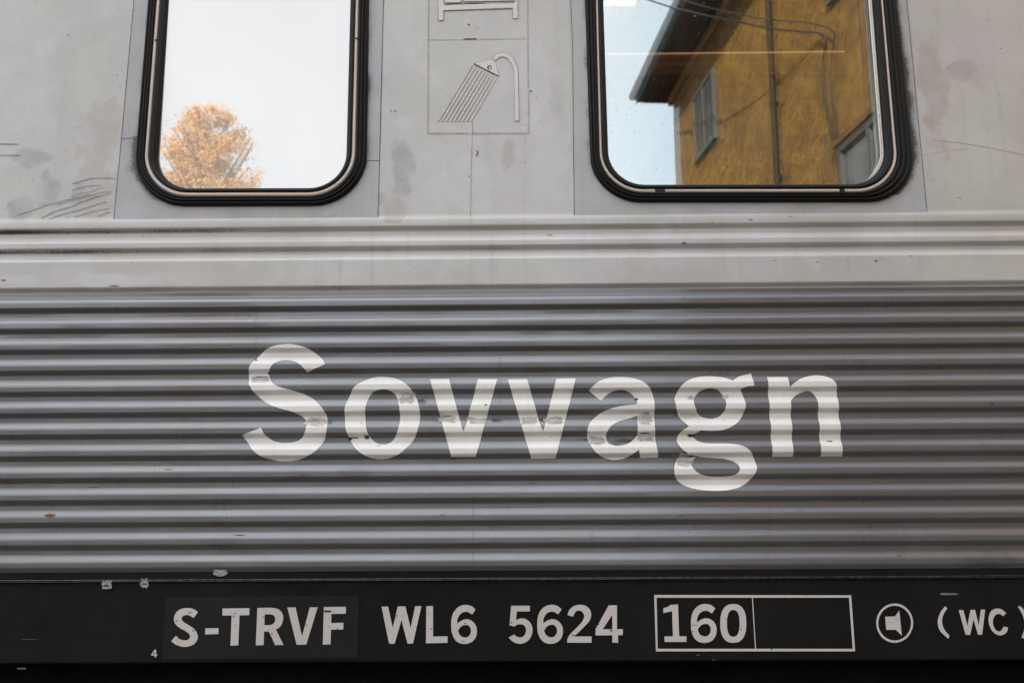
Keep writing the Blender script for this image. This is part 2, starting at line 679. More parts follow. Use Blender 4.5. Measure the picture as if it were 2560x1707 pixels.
cool_f = px_blobs([(81, 392, 52, 30), (118, 398, 18, 16), (117, 436, 12, 16), (129, 480, 26, 36), (120, 512, 36, 16), (53, 518, 34, 26), (192, 492, 22, 38),
                   (30, 620, 60, 40), (880, 385, 40, 90), (1010, 430, 35, 80), (1490, 300, 30, 60), (905, 500, 60, 26)], 1, .7)
warm_f = px_blobs([(250, 495, 55, 60), (240, 410, 80, 60), (190, 530, 70, 26), (270, 300, 50, 60), (990, 520, 25, 60), (1270, 390, 14, 40),
                   (2330, 230, 40, 150), (2400, 190, 60, 40)], 31, .8)
pale_f = px_blobs([(1010, 310, 22, 18), (1186, 350, 24, 28), (1330, 200, 60, 150), (1380, 420, 60, 130), (1160, 470, 90, 80), (1240, 210, 40, 60),
                   (1450, 470, 40, 60), (1130, 330, 30, 20)], 61, .4)
pale_belt = px_blobs([(300, 700, 130, 22), (60, 700, 60, 18), (965, 605, 26, 12)], 91, .4)


def grime_side(x, z):
    g = 0.0
    for W_, up in ((WL, 1.0), (WR, 1.0)):
        x0, x1, z0, z1 = W_['box']
        if x0 - .09 < x < x1 + .09 and z > z0 - .09:
            d = dist_loop(x, z, W_['few'])
            ang_l = 1.0
            lean = .55 + .6 * fbm(x * 7, z * 7, 3)
            if W_ is WR and x > x1 - .2: lean += .5       # sootier on the far side
            if z < z0 + .02: lean *= .45
            # sootier round the lower corners of the left window
            if W_ is WL and x < x0 + .12 and z < z0 + .2: lean += .45
            g = max(g, lean * exp(-d / (.017 * (1 + .6 * fbm(x * 20, z * 20, 8)))) * 1.05)
    return max(0.0, min(1.0, g))


def frange(a, b, s):
    n = int(round((b - a) / s))
    return [a + (b - a) * i / n for i in range(n + 1)]


xs_side = [-12, -9, -6, -4, -3, -2.2] + frange(-1.75, 1.75, .0065) + [2.2, 3, 4, 6, 9, 12]
zs_side = frange(Z_TOPSTEP, 2.95, .0065) + [3.0, 3.05, 3.1, 3.15, 3.2, 3.3, 3.45]


def keep_side(x, z):
    if not -1.5 < x < 1.5 : return True
    for W_ in (WL, WR):
        x0, x1, z0, z1 = W_['box']
        if x0 < x < x1 and z0 < z < z1:
            if inside((x, z), W_['strip_o'][::2]): return False
    return True


fine_only = lambda f: (lambda x, z: f(x, z) if abs(x) < 1.8 and z < 3 else 0.0)
side = side_grid('side_panel', xs_side, zs_side, M['light'], surf, keep_side,
                 grime=fine_only(grime_side), warm=fine_only(warm_f), cool=fine_only(cool_f), pale=fine_only(pale_f))
tag(side, 'flat light grey side sheet, scuffed and sooty round the windows')
zero = lambda x, z: 0.0
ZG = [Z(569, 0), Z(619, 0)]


def groove_shade_dirt(x, z):  # dirt tone that deepens the shade of both grooves, heavier to the left
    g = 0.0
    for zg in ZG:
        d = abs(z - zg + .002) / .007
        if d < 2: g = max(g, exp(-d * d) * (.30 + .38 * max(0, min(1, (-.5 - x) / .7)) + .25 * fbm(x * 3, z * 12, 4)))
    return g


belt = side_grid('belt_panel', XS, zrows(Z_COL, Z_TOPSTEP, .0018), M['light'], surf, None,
                 grime=lambda x, z: groove_shade_dirt(x, z) + .22 * max(0, fbm(x * 3, z * 30, 2)) + (.30 + .2 * fbm(x * 5, z * 40, 6) if Z_COL + .002 < z < Z_COL + .013 else 0), warm=lambda x, z: max(0, min(.8, .5 * fbm(x * 2, z * 9, 4) + .35 * (x < -.5))),  # the lip's shade is put into the colour here too
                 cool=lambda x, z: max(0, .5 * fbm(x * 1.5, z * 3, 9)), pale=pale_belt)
tag(belt, 'light grey belt with two pressed grooves under the windows')


def grime_rib(x, z):
    return max(0.0, .10 * fbm(x * 2.5, z * 20, 12))


rib = side_grid('ribbed_panel', XS, zrows(Z_EDGE, Z_COL, .0018), M['grey'], surf, None,
                grime=grime_rib, warm=px_blobs([(548, 1310, 22, 20), (745, 1190, 30, 16), (210, 1220, 22, 8), (20, 1210, 20, 12), (880, 1185, 14, 16)], 5, .3),
                cool=px_blobs([(560, 1350, 45, 24), (880, 1180, 45, 16), (130, 1130, 60, 14), (1420, 830, 100, 14), (2480, 1400, 80, 22)], 15, .3),
                pale=zero)
tag(rib, 'dark grey pressed flank of thirteen horizontal ribs')

# ---- black sill below the ribs
z1 = Z(1447, .004)
z2 = Z(1655, .002)
sill_prof = [(Z_EDGE + .012, -.010), (Z_EDGE - .001, -.008), (Z_EDGE - .0012, .001), (z1 + .003, .001), (z1 + .001, .0035), (z1 - .003, .003),
             (z1 - .0036, -.0005), (z1 - .01, -.001), (z2 + .004, -.001), (z2 + .001, -.003), (z2, -.012), (z2, -.09)]
MBs = MB()
xs_ = [-12, -6, -3] + frange(-2, 2, .05) + [3, 6, 12]
vs = [Vector((x, -(o + .0008 * noise.noise(Vector((x * 1.6, z * 5, 2)))), z)) for z, o in sill_prof for x in xs_]
nx = len(xs_)
fs = [[(j + 1) * nx + i, (j + 1) * nx + i + 1, j * nx + i + 1, j * nx + i] for j in range(len(sill_prof) - 1) for i in range(nx - 1)]
sill = obj('sill', vs, fs, M['black'], car)
tag(sill, 'flat black sill carrying the vehicle numbers')
b_ = MB()
for seed, dz, r in ((0, .0020, .0011), (4, -.0012, .0008)):
    b_.tube([(x, -.0040, z1 + dz + .0007 * noise.noise(Vector((x * 5, seed, 1)))) for x in frange(-2, 2, .03)], r, 8)
b_.build('sealant_bead', M['bead'], car, True)
b_ = MB().box((0, .55, (z2 + .35) / 2 + .06), (24, .95, z2 - .45))
b_.build('underframe', M['under'], car)
# roof and the far side, so that the carriage is a body and keeps the low sun off this side
MBr = MB()
prof = [(0, 3.45), (.06, 3.62), (.2, 3.8), (.5, 3.98), (1.0, 4.1), (1.5, 4.13), (2.0, 4.1), (2.5, 3.98), (2.8, 3.8), (2.94, 3.62), (3.0, 3.45), (3.0, 1.1)]
vs, fs = [], []
for y, z in prof:
    vs += [(-12, y - PANEL_OUT, z), (12, y - PANEL_OUT, z)]
for j in range(len(prof) - 1):
    fs.append([2 * j, 2 * j + 1, 2 * j + 3, 2 * j + 2])
obj('roof', vs, fs, M['roofpaint'], car, False)
for sx in (-12, 12):
    obj('end_wall', [(sx, 0, 1.1)] + [(sx, y - PANEL_OUT, z) for y, z in prof], [list(range(len(prof) + 1))], M['roofpaint'], car)
MB().box((0, 1.5, 1.14), (23.9, 2.9, .04)).build('floor', M['interior'], car)


# ------------------------------------------------------------------ flat drawing on the side
def crom(pts, seg=6):
    """closed outline: (x, y) smooth points, (x, y, 1) corners"""
    n = len(pts)
    out = []
    for i in range(n):
        p1, p2 = pts[i], pts[(i + 1) % n]
        c1, c2 = len(p1) > 2, len(p2) > 2
        a, b_ = Vector(p1[:2]), Vector(p2[:2])
        if c1 and c2:
            out.append(a)
            continue
        p0 = Vector(pts[i - 1][:2]) if not c1 else a - (b_ - a) * .35
        p3 = Vector(pts[(i + 2) % n][:2]) if not c2 else b_ + (b_ - a) * .35
        t1 = (b_ - p0) * .5 if not c1 else (b_ - a)
        t2 = (p3 - a) * .5 if not c2 else (b_ - a)
        L = (b_ - a).length
        if t1.length > L: t1 *= L / t1.length
        if t2.length > L: t2 *= L / t2.length
        for k in range(seg):
            t = k / seg
            h = (2 * t ** 3 - 3 * t * t + 1, t ** 3 - 2 * t * t + t, -2 * t ** 3 + 3 * t * t, t ** 3 - t * t)
            out.append(a * h[0] + t1 * h[1] + b_ * h[2] + t2 * h[3])
    return out


def film(name, loops, mat, parent, out=0.0008, drape=True, base=None, pix=True):
    """a thin film cut to the outlines (photograph pixels), laid on the side; on the ribs it follows every fold"""
    flat = []
    ref = (CREST - A2 / 2) if drape else (base or 0)
    for L in loops:
        flat.append([Vector((p.x, p.z, 0)) for p in (wall(v[0], v[1], ref) for v in L)])
    tri = tessellate_polygon(flat)
    vs = [v for L in flat for v in L]
    bm = bmesh.new()
    bv = [bm.verts.new(v) for v in vs]
    for t in tri:
        try: bm.faces.new([bv[i] for i in t])
        except ValueError: pass
    if drape:
        z0, z1_ = min(v.y for v in vs), max(v.y for v in vs)
        k = math.ceil(z0 / .0022)
        while k * .0022 < z1_:
            bmesh.ops.bisect_plane(bm, geom=bm.verts[:] + bm.edges[:] + bm.faces[:], plane_co=(0, k * .0022, 0), plane_no=(0, 1, 0))
            k += 1
        bmesh.ops.triangulate(bm, faces=bm.faces[:])
    for v in bm.verts:
        x, z = v.co.x, v.co.y
        o = (surf(x, z) if drape else (base or 0)) + out
        v.co = Vector((x, -o, z))
    bmesh.ops.recalc_face_normals(bm, faces=bm.faces[:])
    for f in bm.faces:
        if f.normal.y > 0: f.normal_flip()
    me = bpy.data.meshes.new(name)
    bm.to_mesh(me)
    bm.free()
    o = bpy.data.objects.new(name, me)
    me.materials.append(mat)
    if drape: me.polygons.foreach_set('use_smooth', [True] * len(me.polygons))
    o.parent = parent
    col.objects.link(o)
    return o


def T(pts, ox, oy, s, dx=0, dy=0):
    return [(ox + (p[0] + dx) / s, oy + (p[1] + dy) / s, *p[2:]) for p in pts]


def c(*pts):
    """mark every point of a polygon as a corner"""
    return [(x, y, 1) for x, y in pts]


LA = (580, 820, 3.0154)
LB = (1360, 820, 3.0154)
S_big = [(705, 275, 1), (568, 333, 1), (530, 290), (490, 260), (430, 243), (370, 246), (320, 268), (290, 305), (280, 345), (292, 395), (330, 430),
         (390, 455), (470, 475), (550, 500), (620, 540), (680, 600), (712, 660), (719, 725), (712, 790), (685, 860), (640, 920), (570, 965),
         (490, 992), (400, 1000), (310, 992), (220, 965), (160, 920), (115, 860), (76, 808, 1), (222, 752, 1), (245, 795), (280, 830), (330, 855),
         (400, 862), (470, 855), (520, 830), (550, 790), (562, 740), (555, 695), (520, 660), (450, 630), (360, 605), (280, 575), (215, 530),
         (160, 475), (130, 420), (124, 370), (130, 310), (150, 265), (185, 225), (240, 175), (310, 140), (380, 127), (450, 125), (530, 140),
         (600, 170), (650, 205), (685, 240)]
o_big = [(1133, 365), (1230, 378), (1310, 420), (1370, 490), (1405, 570), (1417, 640), (1412, 720), (1385, 810), (1330, 890), (1260, 950),
         (1190, 978), (1133, 986), (1050, 978), (970, 940), (915, 885), (880, 820), (855, 740), (849, 640), (860, 570), (890, 500), (930, 440),
         (990, 400), (1060, 372)]
o_in = [(1140, 463), (1190, 472), (1230, 500), (1255, 560), (1266, 640), (1262, 720), (1245, 790), (1215, 840), (1180, 868), (1140, 877),
        (1095, 868), (1055, 838), (1025, 790), (1008, 720), (1004, 640), (1015, 570), (1035, 515), (1075, 478)]
v1 = c((1493, 383), (1635, 383), (1730, 735), (1744, 780), (1762, 735), (1855, 383), (2000, 383), (1838, 970), (1654, 970))
v2 = c((1269.4, 948.2), (1317.6, 946.9), (1350, 1060), (1357.6, 1078.8), (1362.5, 1062), (1391, 945.7), (1439.6, 944.9), (1389, 1144.6), (1328.2, 1145.8))
a_out = [(862, 974, 1), (725, 977, 1), (714, 917, 1), (660, 955), (600, 982), (530, 991), (460, 978), (400, 945), (360, 900), (335, 850), (326, 795),
         (335, 735), (365, 690), (420, 645), (490, 612), (570, 592), (640, 582), (700, 576, 1), (700, 555), (685, 525), (655, 490), (610, 470),
         (560, 468), (510, 480), (470, 505), (430, 547, 1), (338, 470, 1), (390, 420), (440, 390), (510, 370), (600, 367), (680, 378), (745, 405),
         (795, 450), (820, 500), (831, 560), (833, 700), (838, 800), (846, 880)]
a_in = [(703, 658, 1), (640, 680), (570, 700), (510, 735), (480, 775), (468, 815), (480, 860), (515, 880), (570, 888), (630, 870), (680, 835), (705, 800, 1)]
g_out = [(1420, 397, 1), (1480, 360), (1565, 340, 1), (1582, 437, 1), (1530, 442), (1480, 460, 1), (1503, 510), (1518, 575), (1505, 640), (1470, 700),
         (1410, 745), (1340, 770), (1260, 776), (1180, 772, 1), (1135, 796), (1090, 808, 1), (1128, 822), (1155, 845), (1195, 862), (1250, 868), (1340, 868),
         (1430, 873), (1500, 890), (1550, 925), (1585, 980), (1602, 1040), (1594, 1085), (1560, 1135), (1500, 1185), (1430, 1212), (1330, 1226), (1220, 1224),
         (1130, 1210), (1060, 1185), (1010, 1150), (985, 1110), (980, 1060), (995, 1010), (1030, 970), (1085, 945, 1), (1055, 925), (1020, 890),
         (1003, 850), (1010, 810), (1040, 775), (1090, 742, 1), (1030, 680), (1000, 620), (988, 560), (985, 530), (1005, 480), (1040, 430),
         (1090, 392), (1150, 370), (1220, 361), (1300, 363), (1370, 375)]
g_in1 = [(1257, 455), (1310, 467), (1345, 500), (1368, 545), (1370, 580), (1355, 630), (1320, 665), (1270, 680), (1215, 675), (1170, 655), (1145, 615),
         (1130, 570), (1130, 540), (1150, 500), (1190, 468)]
g_in2 = [(1150, 968, 1), (1250, 975), (1350, 982), (1420, 1000), (1460, 1025), (1474, 1055), (1460, 1090), (1420, 1110), (1340, 1119), (1250, 1117),
         (1190, 1105), (1150, 1085), (1120, 1050), (1110, 1020), (1125, 990)]
n_out = [(1683, 367, 1), (1837, 367, 1), (1849, 445, 1), (1890, 410), (1950, 375), (2020, 356), (2090, 355), (2150, 372), (2190, 408), (2206, 450), (2215, 540, 1),
         (2250, 965, 1), (2088, 966, 1), (2062, 570), (2055, 530), (2035, 495), (2000, 475), (1960, 478), (1910, 500), (1870, 535), (1858, 555, 1), (1878, 967, 1), (1722, 968, 1)]
big = [
    [T(S_big, *LA)], [T(o_big, *LA), T(o_in, *LA)], [T(v1, *LA)], [v2], [T(a_out, *LB), T(a_in, *LB)],
    [T(g_out, *LB), T(g_in1, *LB), T(g_in2, *LB)], [T(n_out, *LB)]]
big_objs = []
for L in big:
    big_objs.append(film('letter', [crom(k, 6) for k in L], M['letter'], car, .0008))


def jag(cx, cy, w, h, seed, n=34, rag=.28):
    """a torn patch"""
    rnd = random.Random(seed)
    out = []
    for k in range(n):
        a = 2 * pi * k / n
        r = 1 + rag * noise.noise(Vector((cos(a) * 2.2, sin(a) * 2.2, seed * 3.1))) * 2 + rnd.uniform(-.08, .08)
        ex = abs(cos(a)) ** .6 * (1 if cos(a) > 0 else -1)
        ey = abs(sin(a)) ** .6 * (1 if sin(a) > 0 else -1)
        out.append((cx + w / 2 * ex * r, cy + h / 2 * ey * r, 1))
    return out


# rubbed spots on the crests of the big letters (letter index, x, y, w, h)
for k, (li, x, y, w, h) in enumerate([(0, 649, 948, 50, 13), (0, 790, 1053, 50, 20), (1, 1018, 995, 40, 24), (2, 1120, 1047, 44, 14), (2, 1189, 1051, 46, 16),
                                      (3, 1322, 1050, 46, 15), (3, 1386, 1051, 46, 15), (4, 1613, 1046, 42, 24), (4, 1492, 1100, 44, 18), (4, 1615, 1092, 44, 18),
                                      (5, 1722, 1037, 54, 10), (5, 1727, 993, 18, 9), (5, 1712, 1152, 44, 26), (5, 1814, 992, 16, 8), (0, 655, 905, 0, 0)]):
    if not w: continue
    film('rubbed_patch', [jag(x, y, w * .92, h * 1.15, k + 1)], M['rubbed'], big_objs[li], .0013)
    if k % 3 == 0:
        film('torn_edge', [jag(x + (-1) ** k * w * .1, y - h * .52, w * .6, 2.0, k + 40, 26, .5)], M['crack'], big_objs[li], .0017)
for k, (li, x, y, w, h) in enumerate([(1, 874, 1096, 10, 7), (0, 672, 933, 5, 6), (1, 885, 1094, 26, 2.5), (5, 1727, 1088, 18, 6), (4, 1591, 997, 8, 4), (5, 1735, 1140, 18, 3),
                                      (0, 640, 899, 10, 3), (2, 1215, 1012, 8, 2.5), (6, 2075, 1102, 14, 2), (1, 916, 1092, 14, 8)]):
    film('torn_edge', [jag(x, y, w, h, k + 70, 22, .45)], M['crack'] if k != 9 else M['rust'], big_objs[li], .0018)
# smears on the grey beside them, a rust chip, tape ghosts
for k, (x, y, w, h, mt) in enumerate([(632, 948, 26, 10, 'smear'), (818, 1054, 24, 10, 'smear'), (1050, 1004, 34, 12, 'smear'), (1096, 1049, 22, 10, 'smear'),
                                      (1240, 1050, 24, 8, 'smear'), (1470, 1096, 22, 10, 'smear'), (1552, 1104, 60, 16, 'smear'), (1358, 1048, 24, 8, 'smear'),
                                      (126, 1288, 26, 8, 'rust'), (1690, 1036, 18, 6, 'smear')]):
    film('scuff_mark', [jag(x, y, w, h, k + 120, 26, .45)], M[mt], rib, .0006)
for k, (x, y, w, h) in enumerate([(232, 1217, 26, 1.6), (420, 1173, 26, 1.2), (760, 1187, 14, 1.6), (855, 1178, 10, 1.4), (600, 1337, 24, 1.8), (1105, 1287, 12, 1.6),
                                  (2248, 1388, 14, 1.8), (2320, 955, 10, 2), (2478, 1010, 10, 3), (1330, 1207, 16, 1.6), (1375, 587, 14, 2), (1710, 609, 9, 4), (1875, 551, 12, 2),
                                  (290, 716, 26, 2), (12, 702, 10, 3), (2190, 653, 7, 3), (1700, 1290, 10, 1.6), (2000, 1275, 10, 1.2), (990, 766, 5, 2), (1710, 745, 4, 2)]):
    film('scratch', [jag(x, y, w, h, k + 200, 20, .5)], M['crack'], rib if y > 724 else belt, .0006)

# old drip lines running down over the belt and the ribs
M['drip'] = simple('drip_line', (.105, .10, .098), .6, 0, 60, .3)
M['drip_pale'] = simple('pale_drip_line', (.47, .455, .45), .6, 0, 60, .2)
for x, y0, y1, w in ((1178, 545, 716, 1.6), (1231, 600, 716, 1.8), (1243, 648, 714, 1.0), (930, 560, 716, 1.4), (850, 650, 712, 1.6), (1850, 640, 700, 1.2), (2118, 645, 702, 1.6), (2140, 650, 690, 1.0)):
    n = int((y1 - y0) / 12)
    L = [(x + random.uniform(-.7, .7), y0 + (y1 - y0) * k / n) for k in range(n + 1)]
    film('drip_line', [[Vector((a - w * random.uniform(.3, .6), b_6)) for a, b_6 in L] + [Vector((a + w * random.uniform(.3, .6), b_6)) for a, b_6 in L[::-1]]], M['drip_pale'], belt, .0004)
for x, y0, y1, w in ((1183, 1240, 1418, 1.8), (1250, 880, 1010, 1.2), (1925, 1240, 1330, 2.2), (2260, 1230, 1415, 1.4), (1922, 1330, 1400, 1.2), (1480, 1330, 1375, 1.4), (640, 760, 900, 1.2)):
    n = int((y1 - y0) / 8)
    L = [(x + random.uniform(-.8, .8), y0 + (y1 - y0) * k / n) for k in range(n + 1)]
    film('drip_line', [[Vector((a - w * random.uniform(.3, .6), b_6)) for a, b_6 in L] + [Vector((a + w * random.uniform(.3, .6), b_6)) for a, b_6 in L[::-1]]], M['drip'], rib, .0004)

# ---- vehicle number and signs on the sill
SB = -.001                                  # the sill's face
C_ = (380, 1440, 2.7349)
D_ = (1200, 1440, 2.7349)
E_ = (1600, 1067, 2.45)
F_ = (0, 1067, 2.45)


def mark(name, loops, mat, parent, out=.0009):
    return film(name, [crom(k, 5) for k in loops], mat, parent, out + .0012, False, SB)


plate = mark('number_sticker', [T(c((95, 142), (1416, 132), (1407, 555), (72, 567)), *C_)], M['plate'], car, .0002)
tag(plate, 'slightly paler black rectangular sticker')
S_s = [(316, 243, 1), (287, 283, 1), (260, 268), (235, 263), (212, 272), (205, 290), (215, 308), (245, 328), (280, 350), (305, 378), (315, 410), (308, 440),
       (285, 465), (250, 478), (210, 480), (165, 465), (133, 442, 1), (165, 405, 1), (195, 428), (225, 436), (250, 430), (262, 412), (255, 392), (230, 372),
       (190, 350), (160, 322), (152, 292), (160, 258), (185, 230), (220, 217), (260, 216), (290, 225)]
hy = c((366, 354), (457, 352), (456, 393), (365, 395))
T_s = c((484, 219), (668, 216), (667, 264), (600, 265), (592, 470), (538, 472), (546, 266), (483, 267))
R_s = [(722, 215, 1), (810, 213, 1), (855, 220), (885, 240), (898, 275), (893, 315), (875, 345), (848, 362, 1), (901, 467, 1), (843, 468, 1), (800, 376, 1),
       (768, 376, 1), (765, 468, 1), (711, 470, 1)]
R_in = [(772, 260, 1), (805, 258), (832, 265), (843, 285), (840, 310), (822, 328), (800, 332, 1), (770, 332, 1)]
V_s = c((927, 212), (983, 211), (1027, 410), (1080, 211), (1134, 210), (1056, 465), (990, 466))
F_s = c((1176, 209), (1327, 207), (1326, 254), (1228, 256), (1226, 318), (1310, 316), (1309, 361), (1225, 363), (1222, 463), (1169, 465))
W_s = c((1570, 206), (1615, 206), (1647, 350), (1681, 205), (1733, 204), (1769, 350), (1800, 203), (1843, 202), (1785, 458), (1748, 458), (1706, 300), (1660, 459), (1622, 459))
L_s = c((1876, 203), (1922, 201), (1922, 410), (2021, 408), (2021, 453), (1874, 456))
six = [(2213, 225, 1), (2185, 203), (2145, 194), (2105, 203), (2070, 232), (2050, 280), (2046, 335), (2052, 390), (2075, 435), (2110, 457), (2150, 460),
       (2190, 445), (2215, 412), (2222, 370), (2212, 330), (2185, 302), (2150, 292), (2115, 302), (2087, 322, 1), (2090, 290), (2105, 260), (2130, 244),
       (2160, 243), (2190, 260, 1)]
six_in = [(2135, 332), (2165, 335), (2180, 360), (2178, 390), (2160, 412), (2135, 416), (2108, 402), (2092, 372, 1), (2110, 345)]
five = [(213, 200, 1), (341, 200, 1), (341, 239, 1), (252, 239, 1), (246, 298, 1), (275, 287), (310, 290), (340, 312), (358, 350), (355, 395), (335, 432), (300, 455),
        (262, 459), (225, 445), (196, 417, 1), (232, 396, 1), (258, 413), (290, 412), (310, 390), (314, 358), (300, 333), (275, 326), (252, 330), (236, 342, 1), (202, 333, 1)]
two = [(597, 264, 1), (610, 230), (640, 203), (682, 193), (720, 200), (750, 225), (760, 262), (750, 300), (720, 335), (680, 375), (645, 409, 1), (762, 409, 1),
       (762, 452, 1), (596, 452, 1), (600, 420), (625, 385), (665, 345), (700, 305), (712, 270), (700, 243), (678, 233), (655, 240), (635, 274, 1)]
four = c((880, 197), (936, 197), (936, 360), (976, 358), (976, 400), (943, 401), (944, 452), (904, 452), (904, 402), (790, 402), (790, 358))
four_in = c((904, 262), (904, 360), (838, 360))
one = [(1300, 194, 1), (1353, 191, 1), (1361, 408, 1), (1411, 409, 1), (1411, 447, 1), (1262, 447, 1), (1260, 409, 1), (1318, 409, 1), (1313, 237, 1), (1253, 250, 1), (1253, 216, 1), (1282, 208)]


def sup(cx, cy, rx, ry, e=.82, n=28):
    return [(cx + rx * abs(cos(a)) ** e * (1 if cos(a) >= 0 else -1), cy + ry * abs(sin(a)) ** e * (1 if sin(a) >= 0 else -1)) for a in (2 * pi * k / n for k in range(n))]


NM = M['number']
for L in ([T(S_s, *C_)], [T(hy, *C_)], [T(T_s, *C_)], [T(R_s, *C_), T(R_in, *C_)], [T(V_s, *C_)], [T(F_s, *C_)]):
    mark('character', L, NM, plate)
for L in ([T(W_s, *C_)], [T(L_s, *C_)], [T(six, *C_), T(six_in, *C_)], [T(five, *D_)], [T(six, *D_, -1655, -1), T(six_in, *D_, -1655, -1)], [T(two, *D_)], [T(four, *D_), T(four_in, *D_)]):
    mark('character', L, NM, car)
sb = mark('speed_box', [T(c((86, 1027), (1292, 1029), (1316, 1372), (97, 1372)), *E_), T(c((101, 1044), (1278, 1044), (1301, 1356), (108, 1356)), *E_)], NM, car)
mark('divider', [T(c((685, 1044), (690, 1044), (709, 1356), (704, 1356)), *E_)], M['strip'], sb, .0006)
mark('character', [T(one, *D_)], NM, sb)
mark('character', [T(six, *D_, -605, -7), T(six_in, *D_, -605, -7)], NM, sb)
mark('character', [T(sup(1730.5, 320.5, 89, 132.5), *D_), T(sup(1730.5, 320, 43, 91), *D_)], NM, sb)
ls = mark('loudspeaker_sign', [T(sup(1558, 1199, 113, 120, 1, 40), *E_), T(sup(1558, 1199, 100, 106, 1, 40), *E_)], NM, car)
mark('loudspeaker_symbol', [T(c((1499, 1160), (1560, 1158), (1586, 1122), (1602, 1276), (1565, 1240), (1506, 1240)), *E_)], NM, ls)
ws = mark('character', [T([(1866, 1096, 1), (1835, 1140), (1821, 1195), (1836, 1247), (1886, 1295, 1), (1894, 1275, 1), (1863, 1240), (1848, 1195), (1855, 1150), (1880, 1108, 1)], *E_)], NM, car)
mark('character', [T(c((1950, 1120), (1978, 1119), (2003, 1215), (2022, 1118), (2050, 1118), (2072, 1212), (2085, 1117), (2112, 1116), (2093, 1270), (2068, 1270), (2040, 1178), (2020, 1271), (1992, 1271)), *E_)], NM, car)
mark('character', [T([(2243, 1137, 1), (2222, 1157, 1), (2200, 1143), (2175, 1150), (2160, 1180), (2162, 1215), (2178, 1242), (2205, 1248), (2225, 1220, 1), (2252, 1226, 1), (2243, 1255),
                      (2215, 1273), (2185, 1270), (2155, 1248), (2137, 1210), (2132, 1170), (2145, 1130), (2170, 1112), (2205, 1112)], *E_)], NM, car)
mark('character', [T([(2312, 1099, 1), (2328, 1092, 1), (2358, 1135), (2376, 1190), (2372, 1245), (2352, 1294, 1), (2334, 1288, 1), (2350, 1240), (2352, 1190), (2336, 1140)], *E_)], NM, car)
disc = mark('number_disc', [T(sup(945, 1385, 34, 34, 1, 26), *F_)], M['black'], car, .0004)
mark('disc_rim', [T(sup(945, 1385, 34, 34, 1, 26), *F_), T(sup(945, 1385, 32, 32, 1, 26), *F_)], M['plate'], disc, .0006)
mark('character', [T(c((948, 1362), (958, 1362), (958, 1390), (966, 1390), (966, 1397), (958, 1397), (958, 1408), (950, 1408), (950, 1397), (928, 1397), (928, 1391)), *F_),
                   T(c((950, 1373), (950, 1390), (937, 1390)), *F_)], NM, disc, .0009)
# bare patches on the bead and little chips on the black
for k, (x, y, w, h) in enumerate([(270, 1461, 26, 22), (364, 1457, 20, 24), (552, 1431, 34, 16), (2370, 1484, 44, 5), (1745, 1636, 9, 2.5), (1784, 1648, 6, 2), (75, 1597, 44, 1.0), (55, 1670, 22, 4)]):
    mark('paint_chip', [jag(x, y, w, h, k + 300, 40, .16)], M['scuff'] if k < 3 else M['smear'], sill, .0046 if k < 3 else .0003)
for k, (x, y, w, h) in enumerate([(268, 1463, 9, 6), (364, 1459, 12, 2.5)]):
    mark('chip_dirt', [jag(x, y, w, h, k + 330, 16, .4)], M['crack'], sill, .0050)
for k, (x, y, w, h) in enumerate([(820, 1527, 18, 5), (588, 1533, 9, 1.4), (585, 1540, 2, 6), (680, 1583, 7, 2), (1527, 1575, 7, 4), (1852, 1572, 4, 2), (1434, 1587, 8, 2), (993, 1538, 6, 2)]):
    mark('scratch', [jag(x, y, w, h, k + 350, 16, .4)], M['crack'], plate if x < 890 else car, .0013)

# ------------------------------------------------------------------ pictograms between the windows, seams
G_ = (800, 0, 2.45)
UP = PANEL_OUT


def flat_mark(name, loops, mat, parent, out=.001, seg=5):
    return film(name, [crom(k, seg) for k in loops], mat, parent, out, False, UP + .0009)


def line_mark(name, lines, w, mat, parent, out=.0006):
    """thin scribed lines: [(points), ...] in photograph pixels, drawn with a slightly uneven width"""
    mb = MB()
    for L in lines:
        pts = []
        for (x0, y0), (x1, y1) in zip(L[:-1], L[1:]):
            n = max(1, int(math.hypot(x1 - x0, y1 - y0) / 14))
            pts += [(x0 + (x1 - x0) * k / n, y0 + (y1 - y0) * k / n) for k in range(n)]
        pts.append(L[-1])
        a_, b_2 = [], []
        for i, p in enumerate(pts):
            p0, p1 = pts[max(0, i - 1)], pts[min(len(pts) - 1, i + 1)]
            dx, dy = p1[0] - p0[0], p1[1] - p0[1]
            l = math.hypot(dx, dy) or 1
            ww = w * (.75 + .5 * random.random()) / 2
            for lst, sg in ((a_, 1), (b_2, -1)):
                qv = wall(p[0] - dy / l * ww * sg, p[1] + dx / l * ww * sg, UP)
                lst.append(Vector((qv.x, -(UP + .0009 + out), qv.z)))
        n = len(pts)
        mb.add(a_ + b_2, [[i, i + 1, n + i + 1, n + i] for i in range(n - 1)])
    return mb.build(name, mat, parent)


def stroke(pts, w):
    """outline of a thick line"""
    L, Rr = [], []
    for i, p in enumerate(pts):
        p0, p1 = pts[max(0, i - 1)], pts[min(len(pts) - 1, i + 1)]
        dx, dy = p1[0] - p0[0], p1[1] - p0[1]
        l = math.hypot(dx, dy)
        L.append((p[0] - dy / l * w / 2, p[1] + dx / l * w / 2, 1))
        Rr.append((p[0] + dy / l * w / 2, p[1] - dx / l * w / 2, 1))
    return L + Rr[::-1]


def spline2(P, n=5):
    out = []
    for i in range(len(P) - 1):
        p0, p1, p2, p3 = (Vector(P[max(0, min(len(P) - 1, i + k))]) for k in (-1, 0, 1, 2))
        for k in range(n):
            t = k / n
            out.append(tuple(.5 * ((2 * p1) + (p2 - p0) * t + (2 * p0 - 5 * p1 + 4 * p2 - p3) * t * t + (3 * p1 - p0 - 3 * p2 + p3) * t ** 3)))
    out.append(tuple(P[-1]))
    return out


def closed(L):
    P = [p[:2] for p in L]
    return P + [P[0]]


